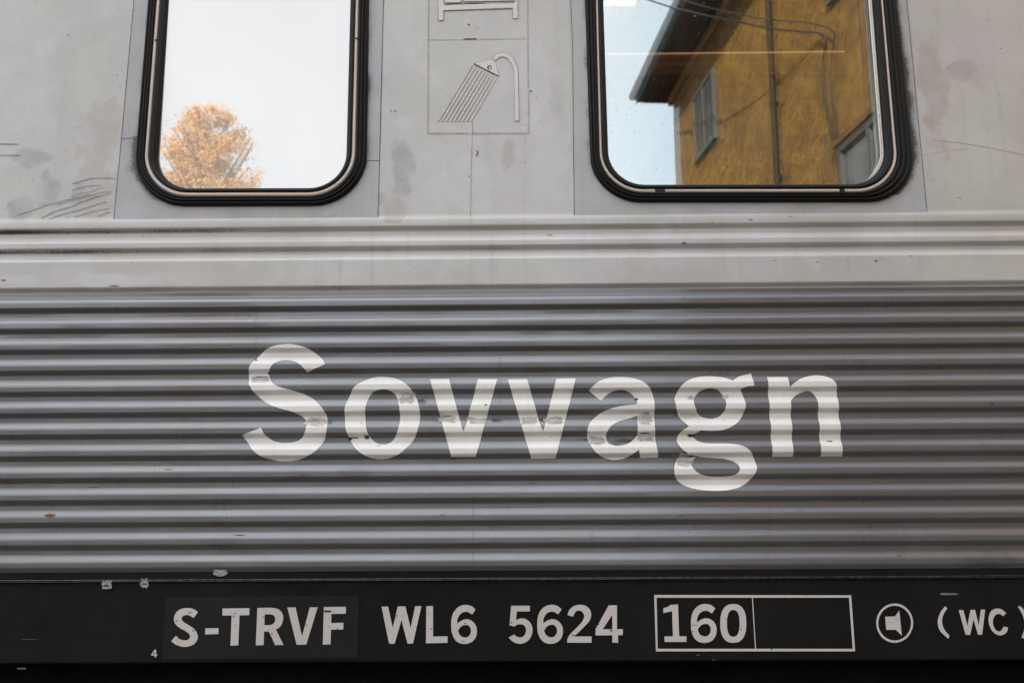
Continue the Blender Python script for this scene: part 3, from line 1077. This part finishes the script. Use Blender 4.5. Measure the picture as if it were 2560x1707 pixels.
hose = [(1206, 743), (1204, 600), (1201, 470), (1198, 428), (1187, 392), (1168, 362), (1144, 343), (1115, 337), (1088, 345), (1066, 366)]
hose_o = T(stroke(hose, 25), *G_)
head = T(c((943, 392), (1052, 366), (1076, 392), (1094, 469)), *G_)
shower = flat_mark('shower_pictogram', [hose_o], M['picto'], car, .0012)
tag(shower, 'pale shower pictogram with hose, rose and slanting water lines')
flat_mark('shower_rose', [head], M['picto'], shower, .0016)
line_mark('pictogram_outline', [closed(hose_o), closed(head)], 1.1, M['pencil'], shower, .0013)
line_mark('pictogram_outline', [T([(943, 394), (1094, 470)], *G_)], 2.0, M['crack'], shower, .0016)
flat_mark('knob', [T(sup(1038, 417, 13, 13, 1, 18), *G_), T(sup(1040, 418, 8, 8, 1, 18), *G_)], M['crack'], shower, .0022)
st_ = [(932, 400), (950, 410), (968, 420), (987, 431), (1006, 441), (1024, 450), (1042, 460), (1060, 469), (1079, 478)]
en_ = [722, 746, 771, 796, 820, 845, 870, 895, 921]
rods = []
for (sx, sy), ex in zip(st_, en_):
    L = T(stroke([(sx, sy), (ex, 745)], 9), *G_)
    rods.append(L)
for L in rods:
    r_ = flat_mark('water_line', [L], M['picto'], shower, .0011)
line_mark('pictogram_outline', [[k[:2] for k in L] for L in rods], .75, M['faint'], shower, .0012)
bedL = [T(c((724, -560), (755, -560), (757, 32), (1190, 22), (1186, -130), (1209, -130), (1211, 116), (1180, 116), (1180, 53), (756, 68), (755, 128), (724, 128)), *G_)]
bed = flat_mark('bed_pictogram', bedL, M['picto'], car, .0012)
tag(bed, 'lower part of a pale bed pictogram: two legs and a rail')
matt = [T([(765, -30, 1), (870, -30, 1), (876, 0), (860, 18), (845, 20, 1), (766, 20, 1)], *G_), T(c((882, -60), (1196, -70), (1196, 8), (882, 14)), *G_)]
for L in matt: flat_mark('mattress', [L], M['picto'], bed, .0012)
line_mark('pictogram_outline', [closed(k) for k in bedL + matt], 1.5, M['pencil'], bed, .0013)
line_mark('pictogram_outline', [T([(765, 33), (890, 28), (1010, 25)], *G_)], 2.6, M['rust'], bed, .0014)
pf = line_mark('pictogram_frame', [T([(666, -500), (658, 820), (1280, 820), (1270, -500)], *G_), T([(670, -500), (664, 815)], *G_), T([(1266, -500), (1275, 815)], *G_),
                                   T([(660, 816), (1278, 816)], *G_), T([(652, 247), (1268, 239)], *G_)], 1.2, M['faint'], car)
for L in (T([(880, 243), (960, 241)], *G_), T([(960, 925), (968, 935), (958, 960)], *G_), T([(905, 152), (918, 154)], *G_), T([(1285, 560), (1298, 562)], *G_),
                      T([(432, 683), (440, 683)], *G_), T([(462, 683), (470, 684)], *G_)):
    line_mark('scratch', [L], 2.4, M['crack'], pf)
line_mark('panel_seam', [T([(935, 750), (928, 1000), (922, 1330)], *G_)], 1.2, M['pencil'], car)
for L in ([(0, 360.5), (46, 360.5)], [(0, 389), (50, 389)]):
    line_mark('panel_seam', [L], 2.2, M['pencil'], car)

ZS = 6.918
for k, (w, L) in enumerate([(1.8, [(1250, 550), (1350, 520), (1450, 490), (1600, 457), (1800, 445), (2000, 462)]), (1.2, [(1250, 660), (1500, 592), (1750, 575)]),
                            (1.6, [(290, 1090), (500, 1030), (700, 962), (800, 922), (1200, 820), (1540, 728)]), (1.2, [(1000, 910), (1400, 800), (1700, 712), (1900, 690)]),
                            (1.6, [(720, 1150), (950, 1030), (1250, 940), (1400, 860), (1750, 740)]), (1.4, [(850, 1160), (1050, 1090), (1350, 1010), (1580, 938), (1830, 858)]),
                            (1.2, [(1280, 1130), (1600, 1030), (1900, 975)]), (1.4, [(1700, 1110), (1910, 1030)]), (1.0, [(1230, 770), (1400, 712), (1560, 690), (1760, 600)]),
                            (1.0, [(1380, 880), (1600, 800), (1920, 708)])]):
    pts = spline2(L)
    line_mark('sooty_stroke', [[(x / ZS, 380 + y / ZS) for x, y in pts]], w * 1.25, M['stroke'], side, .0006 + .00003 * k)
for k, (x0, y0, x1, y1, w) in enumerate([(1938, 534, 2000, 508, 2.4), (2002, 530, 2065, 510, 3.4), (1985, 526, 2040, 506, 1.6), (2040, 522, 2180, 504, 1.2), (2330, 350, 2560, 388, 1.0), (2290, 395, 2420, 372, .8)]):
    line_mark('sooty_stroke', [[(x0 + (x1 - x0) * t / 6, y0 + (y1 - y0) * t / 6 - 4 * sin(pi * t / 6)) for t in range(7)]], w, M['stroke'], side, .0002 + .00003 * k)

# sheets round the windows, with dirt in their seams


def surround(px, mat, seams, W_):
    P = [wall(*p) for p in px]
    # a fine grid clipped to the sheet's outline so that it can carry its own grime
    x0, x1 = min(p.x for p in P), max(p.x for p in P)
    z0, z1_ = min(p.z for p in P), max(p.z for p in P)
    bm = bmesh.new()
    nxx, nzz = int((x1 - x0) / .007), int((z1_ - z0) / .007)
    g = [[bm.verts.new((x0 + (x1 - x0) * i / nxx, -(UP + .0009), z0 + (z1_ - z0) * j / nzz)) for i in range(nxx + 1)] for j in range(nzz + 1)]
    for j in range(nzz):
        for i in range(nxx):
            bm.faces.new([g[j][i], g[j][i + 1], g[j + 1][i + 1], g[j + 1][i]])
    for a, b_3 in zip(P, P[1:] + P[:1]):
        e = b_3 - a
        nrm = Vector((e.z, 0, -e.x))
        bmesh.ops.bisect_plane(bm, geom=bm.verts[:] + bm.edges[:] + bm.faces[:], plane_co=a, plane_no=nrm, clear_outer=True)
    kill = [f for f in bm.faces if inside((f.calc_center_median().x, f.calc_center_median().z), W_['strip_o'][::2])]
    bmesh.ops.delete(bm, geom=kill, context='FACES')
    me = bpy.data.meshes.new('window_surround')
    bm.to_mesh(me)
    bm.free()
    o = bpy.data.objects.new('window_surround', me)
    me.materials.append(mat)
    o.parent = car
    col.objects.link(o)
    vs = [v.co for v in me.vertices]
    set_attr(o, 'grime', [grime_side(v.x, v.z) for v in vs])
    set_attr(o, 'warm', [.5 * max(0, fbm(v.x * 6, v.z * 6, 1)) for v in vs])
    set_attr(o, 'cool', [.6 * max(0, fbm(v.x * 5, v.z * 5, 2)) for v in vs])
    set_attr(o, 'pale', [.3 * max(0, fbm(v.x * 5, v.z * 9, 3)) for v in vs])
    line_mark('seam', seams, 1.5, M['seam'], o, .0004)
    return o


r1 = lambda x, y: (x / 2.45, y / 2.45)
r2 = lambda x, y: (800 + x / 2.45, y / 2.45)
r3 = lambda x, y: (1600 + x / 2.45, y / 2.45)
sl_ = surround([r1(697, 1350), r1(2315, 1340), r1(2358, -520), r1(868, -520)], M['surround'],
               [[r1(868, -520), r1(822, 0), r1(745, 850), r1(697, 1350), r1(2315, 1341), r1(2325, 985), r1(2350, 0), r1(2358, -520)],
                [r1(745, 852), r1(842, 846)], [r1(2240, 985), r1(2325, 986)]], WL)
tag(sl_, 'dull grey sheet framing the left window')
sr_ = surround([r2(1557, 1331), r3(1758, 1309), r3(1585, -520), r2(1515, -520)], M['surround_blue'],
               [[r2(1515, -520), r2(1535, 0), r2(1548, 300), r2(1557, 1331), r3(1758, 1310), r3(1632, 0), r3(1585, -520)]], WR)
tag(sr_, 'bluish grey sheet framing the right window')

# ------------------------------------------------------------------ windows
GTILT = radians(1.2)                 # the panes lean out a little at the head
GZ, GOUT = 2.5, -.002


def pane(name, L, mat, parent, zmid=GZ, out=GOUT, tilt=GTILT, yaw=0.0, grow=1.0):
    cx = sum(p.x for p in L) / len(L)
    cz = sum(p.z for p in L) / len(L)
    vs = []
    for p in L:
        x, z = cx + (p.x - cx) * grow, cz + (p.z - cz) * grow
        vs.append(Vector((x, -(out + (z - zmid) * tan(tilt) + (x - cx) * tan(yaw)), z)))
    return obj(name, vs, [list(range(len(vs)))[::-1]], mat, parent)


GAS = [(-.02, UP - .004), (0, UP + .002), (.02, UP + .008), (.10, UP + .0125), (.22, UP + .014), (.30, UP + .0135), (.345, UP + .0105), (.38, UP + .0105), (.42, UP + .014),
       (.55, UP + .0155), (.62, UP + .015), (.655, UP + .012), (.69, UP + .012), (.73, UP + .0145), (.88, UP + .0145), (.96, UP + .012), (1.0, UP + .008), (1.02, UP + .004)]
STR = [(-.05, UP + .005), (.05, UP + .0085), (.3, UP + .0105), (.7, UP + .0105), (.95, UP + .0085), (1.05, UP + .005)]
ING = [(-.02, UP + .005), (0, UP + .0095), (.12, UP + .0135), (.3, UP + .0145), (.42, UP + .0135), (.48, UP + .0125), (.55, UP + .0130), (.8, UP + .0095), (.97, UP + .004), (1.0, UP - .004), (1.0, UP - .02)]


def make_window(W_, label, clear):
    w = ring('window', W_['outer'], W_['strip_o'], GAS, M['rubber'], car)
    tag(w, label)
    ring('trim_strip', W_['strip_o'], W_['strip_i'], STR, M['strip'], w)
    ring('inner_gasket', W_['strip_i'], W_['glass'], ING, M['rubber_worn'], w)
    return w


wl = make_window(WL, 'rounded train window with glare-whitened glass mirroring an orange tree', False)
pane('pane', WL['glass'], M['glass_glare'], wl, grow=1.01)
wr = make_window(WR, 'rounded train window with double glass mirroring a yellow house', True)
pane('pane', WR['glass'], M['glass'], wr, grow=1.01)
# pale spacer frame between the two panes, the inner pane a hair out of true
G = WR['glass']
gcx, gcz = sum(p.x for p in G) / len(G), sum(p.z for p in G) / len(G)
grow = lambda k: [Vector((gcx + (p.x - gcx) * k, 0, gcz + (p.z - gcz) * k)) for p in G]
ring('spacer', G, grow(.985), [(0, -.012), (0, -.030), (.0, -.034), (.5, -.036), (1, -.036), (1, -.060)], M['spacer'], wr)
bead = [p for p in G if p.x > gcx + .285 and p.z < 3.0]
bead.sort(key=lambda p: math.atan2(p.z - gcz, p.x - gcx))
bv, bf = [], []
for i_, p in enumerate(bead):
    w_ = .009 * min(1, i_ / 7) + .0004
    dirv = Vector((gcx + .2 - p.x, 0, 0 if p.z > gcz - .3 else (gcz - .3 - p.z) * .8)).normalized()
    for k_, o_ in ((0, .004), (.25, .0062), (.45, .0052), (.5, .0042), (.55, .0056), (.8, .0062), (1, .003)):
        qv = p + dirv * w_ * k_
        bv.append(Vector((qv.x, -(UP + o_ + (.0 if p.z < 2.6 else 0) + (p.z - 2.3) * .02), qv.z)))
for i_ in range(len(bead) - 1):
    for k_ in range(6):
        a_ = i_ * 7 + k_
        bf.append([a_, a_ + 1, a_ + 8, a_ + 7])
obj('glazing_bead', bv, bf, M['spacer'], wr, True)
INYAW = radians(.23)
pane('inner_pane', G, M['glass_in'], wr, GZ, GOUT - .034, GTILT, INYAW, .998)
# clips and joints in the cream strips
for W_o, x, y, w_, h_ in ((wr, 1650, 478, 26, 10), (wr, 2105, 476.5, 12, 9), (wl, 391.5, 101, 9, 4), (wl, 892.5, 97, 9, 3)):
    p = wall(x, y, UP + .011)
    MB().box(p, (w_ / 1000, .004, h_ / 1000)).build('clip', M['screw'], W_o)
p = wall(1633, 477.5, UP + .014)
MB().tube([p + Vector((.0035 * cos(a), 0, .0035 * sin(a))) for a in [2 * pi * k / 16 for k in range(17)]], .0011, 6).build('screw_ring', M['spacer'], wr, True)

# the dark compartment behind the right window with a rail made to glow as a warm line, and a ceiling lamp
cb = MB()
X0, X1, Y0, Y1, Z0, Z1 = -1.7, 1.9, .03, 1.9, 1.3, 3.4
cb.add([(X0, Y0, Z0), (X1, Y0, Z0), (X1, Y1, Z0), (X0, Y1, Z0), (X0, Y0, Z1), (X1, Y0, Z1), (X1, Y1, Z1), (X0, Y1, Z1)],
       [[0, 1, 2, 3], [4, 7, 6, 5], [3, 2, 6, 7], [0, 3, 7, 4], [1, 5, 6, 2]])
cb.build('compartment', M['interior'], car)
lz = wall(1800, 133, -.30)
MB().tube([(.18, .30, lz.z), (1.25, .30, lz.z)], .003, 10).build('glow_rail', emit('warm_rail_glow', (1.0, .62, .3), .28), car, True)
MB().box((.715, .315, lz.z - .03), (1.07, .012, .062)).build('rail_board', M['curtain'], car)
p0 = wall(1548, -4, -.5)
MB().box(p0, (.11, .05, .03)).build('reading_lamp', emit('pink_reading_lamp', (1.0, .6, .48), .45), car)
for px_, w_ in ((2150, .05), (2172, .02)):
    p = wall(px_, 300, -.12)
    MB().box((p.x, .12, 2.5), (w_, .012, 1.3)).build('curtain', M['curtain'], car)

# ------------------------------------------------------------------ what the windows mirror: a yellow house
m, nt, b, out = new_mat('ochre_plaster')
n = noise_tex(nt, 2.2, 8, .7)
n2 = noise_tex(nt, 10, 9, .8, stretch=(1, .5, 1))
cc = mixc(nt, ramp(nt, n, .35, .68), (.29, .155, .03), (.52, .29, .055))
cc = mixc(nt, ramp(nt, n2, .47, .60, 0, .8), cc, (.17, .09, .018))
nt.links.new(cc, b.inputs['Base Color'])
b.inputs['Roughness'].default_value = .95
bump(nt, b, n2, 1.0, .16)
M['plaster'] = m
M['soffit'] = simple('brown_soffit_boards', (.07, .036, .018), .8, 0, 6, .3, stretch=(1, 8, 1))
M['gutter'] = simple('dark_gutter', (.035, .045, .06), .4, .2, 20, .2)
M['shutter'] = simple('grey_shutter', (.06, .066, .072), .8, 0, 20, .15)
M['pipe'] = simple('drainpipe', (.004, .004, .004), .9, 0, 20, .2)
M['tile'] = simple('roof_tiles', (.16, .06, .035), .9, 0, 12, .35)
M['wood'] = simple('brown_frame', (.11, .05, .02), .8, 0, 20, .3)
M['winglass'] = simple('house_glass', (.07, .085, .10), .2, 0, 3, .4)
M['cable'] = simple('black_cable', (.012, .012, .012), .6, 0, 20, .2)

E = Vector((2.4505, -12.689, 0))
EZ = 8.059
dr = Vector((.09034, .99591, 0)).normalized()
nr = Vector((-dr.y, dr.x, 0))               # out of the wall, towards the left
house = empty('yellow_house', (E.x, E.y, 0))
tag(house, 'ochre plastered house with deep brown eaves, mirrored in the right hand train window', 'house')


def H(s, o, z):
    return E + dr * s + nr * o + Vector((0, 0, z))


def hbox(mb, s0, s1, o0, o1, z0, z1_):
    vs = [H(s, o, z) for s in (s0, s1) for o in (o0, o1) for z in (z0, z1_)]
    return mb.add(vs, [[0, 1, 3, 2], [4, 6, 7, 5], [0, 4, 5, 1], [2, 3, 7, 6], [0, 2, 6, 4], [1, 5, 7, 3]])


SL = 9.2                                    # length of the wall towards the train
hbox(MB(), 0, SL, -7, 0, -.02, EZ).build('wall', M['plaster'], house)
OV = .50
rmb = MB()
# gabled roof over the eaves
ridge_o, ridge_z = -3.5, EZ + 2.3
pr = [(OV + .02, EZ + .05), (OV + .02, EZ + .20), (ridge_o, ridge_z), (-7 - OV, EZ + .20), (-7 - OV, EZ + .05)]
vs = [H(s, o, z) for s in (-.32, SL + .3) for o, z in pr]
rmb.add(vs, [[0, 1, 2, 3, 4], [9, 8, 7, 6, 5], [0, 5, 6, 1], [1, 6, 7, 2], [2, 7, 8, 3], [3, 8, 9, 4], [4, 9, 5, 0]])
rf = rmb.build('roof', M['tile'], house)
so = MB()
k = 0
for i in range(5):
    o0 = .02 + i * (OV - .0) / 5
    hbox(so, -.30, SL + .28, o0, o0 + OV / 5 - .008, EZ + .0, EZ + .04)
so.build('soffit', M['soffit'], rf)
hbox(MB(), -.31, SL + .29, OV + .022, OV + .045, EZ - .02, EZ + .20).build('fascia', simple('fascia_board', (.10, .10, .11), .6), rf)
gm_ = MB()
gm_.tube([H(-.2, OV + .12, EZ + .05), H(SL + .3, OV + .12, EZ + .05)], .065, 14)
gm_.build('gutter', M['gutter'], rf, True)
hbox(MB(), -.06, SL, .001, .07, EZ - .16, EZ - .005).build('cornice', simple('cornice_plaster', (.34, .19, .06), .9), house)
# louvred shutters
sh = MB()
s0, s1, sz0, sz1 = 1.30, 2.38, 6.43, 7.43
hbox(sh, s0 + .02, s0 + .06, 0.0, .06, sz0, sz1)
hbox(sh, s1 - .06, s1 - .02, 0.0, .06, sz0, sz1)
hbox(sh, (s0 + s1) / 2 - .02, (s0 + s1) / 2 + .02, 0.0, .056, sz0, sz1)
hbox(sh, s0 + .06, s1 - .06, 0.0, .058, sz1 - .06, sz1)
hbox(sh, s0 + .06, s1 - .06, 0.0, .058, sz0, sz0 + .06)
shm = sh.build('shutter', M['shutter'], house)
hbox(MB(), s0 + .06, s1 - .06, .001, .004, sz0 + .06, sz1 - .06).build('backing', M['shutter'], shm)
sl2 = MB()
for i in range(15):
    z = sz0 + .075 + i * (sz1 - sz0 - .12) / 15
    for a, b_4 in ((s0 + .062, (s0 + s1) / 2 - .022), ((s0 + s1) / 2 + .022, s1 - .062)):
        vs = [H(s, o, zz) for s in (a, b_4) for o, zz in ((.006, z + .060), (.016, z + .066), (.050, z + .012), (.042, z + .002))]
        sl2.add(vs, [[0, 1, 2, 3], [7, 6, 5, 4], [0, 4, 5, 1], [1, 5, 6, 2], [2, 6, 7, 3], [3, 7, 4, 0]])
sl2.build('louvre', simple('louvre_slats', (.30, .32, .33), .8), shm)
# drainpipe
pm = MB()
pm.tube([H(4.67, .055, z) for z in (.1, 2, 4, 5.8, 5.9, 6.4, 7, EZ - .35)], .036, 14)
dp = pm.build('drainpipe', M['pipe'], house, True)
bm_ = MB()
for z in (5.05, 5.92, 7.25):
    bm_.tube([H(4.67, .055, z - .02), H(4.67, .055, z + .02)], .046, 14)
    hbox(bm_, 4.65, 4.69, 0, .055, z - .015, z + .015)
bm_.build('bracket', M['pipe'], dp)


def house_window(s0, s1, z0, z1_):
    f = MB()
    for a, b_5, c1, d1 in ((s0, s1, z1_ - .07, z1_), (s0, s0 + .07, z0, z1_ - .07), (s1 - .07, s1, z0, z1_ - .07), (s0 + .07, s1 - .07, z0, z0 + .07)):
        hbox(f, a, b_5, 0, .05, c1, d1)
    hbox(f, (s0 + s1) / 2 - .03, (s0 + s1) / 2 + .03, 0, .045, z0 + .07, z1_ - .07)
    w = f.build('window', M['shutter'], house)
    hbox(MB(), s0 - .05, s1 + .05, .0, .075, z1_ + .001, z1_ + .06).build('lintel', M['wood'], w)
    hbox(MB(), s0 + .07, s1 - .07, 0, .012, z0 + .07, z1_ - .07).build('pane', M['winglass'], w)
    return w


house_window(6.25, 7.55, 3.35, 4.80)
house_window(6.22, 7.5, 6.25, 7.35)
hbox(MB(), 1.3, 2.4, .0, .03, 3.2, 4.7).build('shutter', M['shutter'], house)

# two service cables: from beyond the eaves to the wall, then down to the window
cable_a = [H(*p) for p in ( (1.93, 1.15, 8.76), (3.41, 0.88, 7.74), (4.6, 0.6, 6.96), (5.43, 0.32, 6.42), (5.78, 0.15, 6.21), (6.01, 0.06, 6.08), (6.14, 0.05, 5.96), (6.11, 0.03, 5.89), (6.01, 0.03, 5.79), (6.0, 0.03, 5.47), (6.08, 0.03, 5.18), (6.14, 0.03, 4.98), (6.34, 0.04, 4.77) )]
cable_b = [H(*p) for p in ( (3.0, 1.05, 8.21), (4.08, 0.82, 7.44), (4.9, 0.6, 6.88), (5.52, 0.35, 6.47), (5.9, 0.15, 6.25), (6.18, 0.06, 6.06), (6.35, 0.05, 5.91), (6.31, 0.03, 5.85), (6.21, 0.03, 5.7), (6.18, 0.03, 5.38), (6.24, 0.03, 5.12), (6.25, 0.03, 4.95), (6.37, 0.04, 4.76) )]


def spline(P, n=8):
    out = []
    for i in range(len(P) - 1):
        p0, p1, p2, p3 = P[max(0, i - 1)], P[i], P[i + 1], P[min(len(P) - 1, i + 2)]
        for k in range(n):
            t = k / n
            out.append(.5 * ((2 * p1) + (p2 - p0) * t + (2 * p0 - 5 * p1 + 4 * p2 - p3) * t * t + (3 * p1 - p0 - 3 * p2 + p3) * t ** 3))
    out.append(P[-1])
    return out


for P, r, lab in ((cable_a, .011, 'thick black cable running to the yellow house wall, lower of the two mirrored lines'),
                  (cable_b, .007, 'thin black cable to the yellow house wall, upper of the two mirrored lines')):
    # carried on in a straight sag to beyond the eaves' end
    far = P[0] + (P[0] - P[1]) * 6
    o = MB().tube([far] + spline(P), r, 8).build('service_cable', M['cable'], None, True)
    tag(o, lab, 'cable', 'service cables of the yellow house')

# ------------------------------------------------------------------ what the left window mirrors: an autumn tree
TX, TY = -13.45, -38.0
tree = empty('autumn_tree', (TX, TY, 0))
tag(tree, 'tall orange autumn tree against a white sky, mirrored in the left train window', 'tree')
m, nt, b, out = new_mat('autumn_leaves')
oi = N(nt, 'ShaderNodeAttribute', attribute_name='tone')
cr = nt.nodes.new('ShaderNodeValToRGB')
els = cr.color_ramp.elements
els[0].position, els[0].color = 0, (.17, .085, .03, 1)
els[1].position, els[1].color = 1, (.95, .66, .20, 1)
e = els.new(.45)
e.color = (.74, .40, .065, 1)
nt.links.new(oi.outputs['Fac'], cr.inputs[0])
nt.links.new(cr.outputs[0], b.inputs['Base Color'])
b.inputs['Roughness'].default_value = .7
tr_ = N(nt, 'ShaderNodeBsdfTranslucent')
nt.links.new(cr.outputs[0], tr_.inputs[0])
mx = N(nt, 'ShaderNodeMixShader')
mx.inputs[0].default_value = .4
nt.links.new(b.outputs[0], mx.inputs[1])
nt.links.new(tr_.outputs[0], mx.inputs[2])
nt.links.new(mx.outputs[0], out.inputs['Surface'])
M['leaf'] = m
M['bark'] = simple('bark', (.055, .035, .024), .95, 0, 8, .4)

rnd = random.Random(5)
TOP = 18.75
tips = []
wood = MB()


def crown_r(z):
    t = TOP - z
    return 0 if t < 0 else (math.sqrt(max(0, 5.0 * t - t * t)) if t < 2.5 else min(3.2, 2.5 + (t - 2.5) * .12)) * (1 if z > 7 else max(0, (z - 4) / 3))


def limb(p, d, L, r, lev):
    pts, rs = [p], [r]
    n = 5
    for k in range(n):
        d = (d + Vector((rnd.uniform(-1, 1), rnd.uniform(-1, 1), rnd.uniform(-.4, .7))) * .16).normalized()
        p = p + d * L / n
        if math.hypot(p.x - TX, p.y - TY) > crown_r(p.z) * .97: break
        pts.append(p)
        rs.append(r * (1 - .75 * (k + 1) / n))
        if lev >= 2: tips.append((p, d))
    if len(pts) < 2: return
    n = len(pts) - 1
    wood.tube(pts, rs, 7 if lev < 2 else 4)
    if lev < 3:
        for k in range(6 if lev == 1 else 5):
            i = rnd.randint(1, n)
            dd = (d + Vector((rnd.uniform(-1, 1), rnd.uniform(-1, 1), rnd.uniform(-.15, .7))) * .85).normalized()
            limb(pts[i], dd, L * rnd.uniform(.4, .62), rs[i] * .7, lev + 1)


trunk = [Vector((TX + .15 * sin(k * 1.3), TY + .1 * cos(k), TOP * .95 * k / 14)) for k in range(15)]
tw = MB().tube(trunk, [.30 * (1 - k / 14.5) + .012 for k in range(15)], 10)


for k in range(5, 15):
    for j in range(7):
        a = rnd.uniform(0, 2 * pi)
        d = Vector((cos(a), sin(a), rnd.uniform(.5, 1.3))).normalized()
        limb(trunk[k], d, 2.7 * rnd.uniform(.7, 1.0) * (1 if k < 12 else .7), .085 * (1 - k / 18), 1)
for k in range(105):
    z = rnd.uniform(11.5, TOP - .1)
    a = rnd.uniform(0, 2 * pi)
    r_ = crown_r(z) * math.sqrt(rnd.uniform(.3, 1)) * .97
    tip = Vector((TX + r_ * cos(a), TY + r_ * sin(a), z))
    zb = max(7.5, z - r_ * rnd.uniform(.8, 1.4) - .4)
    root = Vector((TX, TY, min(zb, TOP * .93)))
    mid = root.lerp(tip, .5) + Vector((rnd.uniform(-.15, .15), rnd.uniform(-.15, .15), -.12))
    wood.tube([root, mid, tip], [.06, .038, .012], 5)
    for j in range(6):
        tips.append((tip + Vector((rnd.gauss(0, .2), rnd.gauss(0, .2), rnd.gauss(0, .16))), Vector((0, 0, 1))))
tob = tw.build('trunk', M['bark'], tree, True)
wood.build('limb', M['bark'], tob)
lv, lf, tone = [], [], []
for p, d in tips:
    rr = math.hypot(p.x - TX, p.y - TY)
    lim = crown_r(p.z) * (.93 + .42 * noise.noise(Vector((p.x * .9, p.y * .9, p.z * .9))))
    if rr > lim: continue
    ctone = .35 + .5 * (noise.noise(p * .8) * .5 + .5) + rnd.uniform(-.12, .12)
    for k in range(4):
        q_ = p + Vector((rnd.gauss(0, .13), rnd.gauss(0, .13), rnd.gauss(-.02, .12)))
        s = rnd.uniform(.028, .07)
        a = Vector((rnd.uniform(-1, 1), rnd.uniform(-1, 1), rnd.uniform(-1, 1))).normalized()
        u = a.orthogonal().normalized()
        w = a.cross(u)
        n0 = len(lv)
        lv += [q_ - u * s, q_ - w * s * .62, q_ + u * s, q_ + w * s * .62]
        lf.append([n0, n0 + 1, n0 + 2, n0 + 3])
        t = max(0, min(1, ctone - .06 + rnd.uniform(-.38, .38)))
        tone += [t] * 4
cro = obj('crown', lv, lf, M['leaf'], tree)
set_attr(cro, 'tone', tone)
print('leaves', len(lf), 'tips', len(tips))

# ------------------------------------------------------------------ a dark wood behind, seen as the dark under the bright bands on the ribs
rnd = random.Random(11)
hv, hf = [], []
for k in range(16000):
    x = rnd.uniform(-80, 45)
    top = 13.2 + 1.6 * noise.noise(Vector((x * .12, 0, 3))) + .9 * noise.noise(Vector((x * .5, 0, 8)))
    z = top * (1 - rnd.random() ** 1.6)
    p = Vector((x, -48 - 4 * rnd.random() ** .7, z))
    s = rnd.uniform(.25, .55)
    a = Vector((rnd.uniform(-1, 1), rnd.uniform(.2, 1), rnd.uniform(-.3, 1))).normalized()
    u = a.orthogonal().normalized()
    w = a.cross(u)
    n0 = len(hv)
    hv += [p - u * s, p - w * s * .7, p + u * s, p + w * s * .7]
    hf.append([n0, n0 + 1, n0 + 2, n0 + 3])
wd = obj('dark_wood', hv, hf, simple('spruce_green', (.022, .030, .016), .9, 0, 3, .5))
tag(wd, 'dark far-off wood closing the view across the yard', 'wood', kind='stuff')
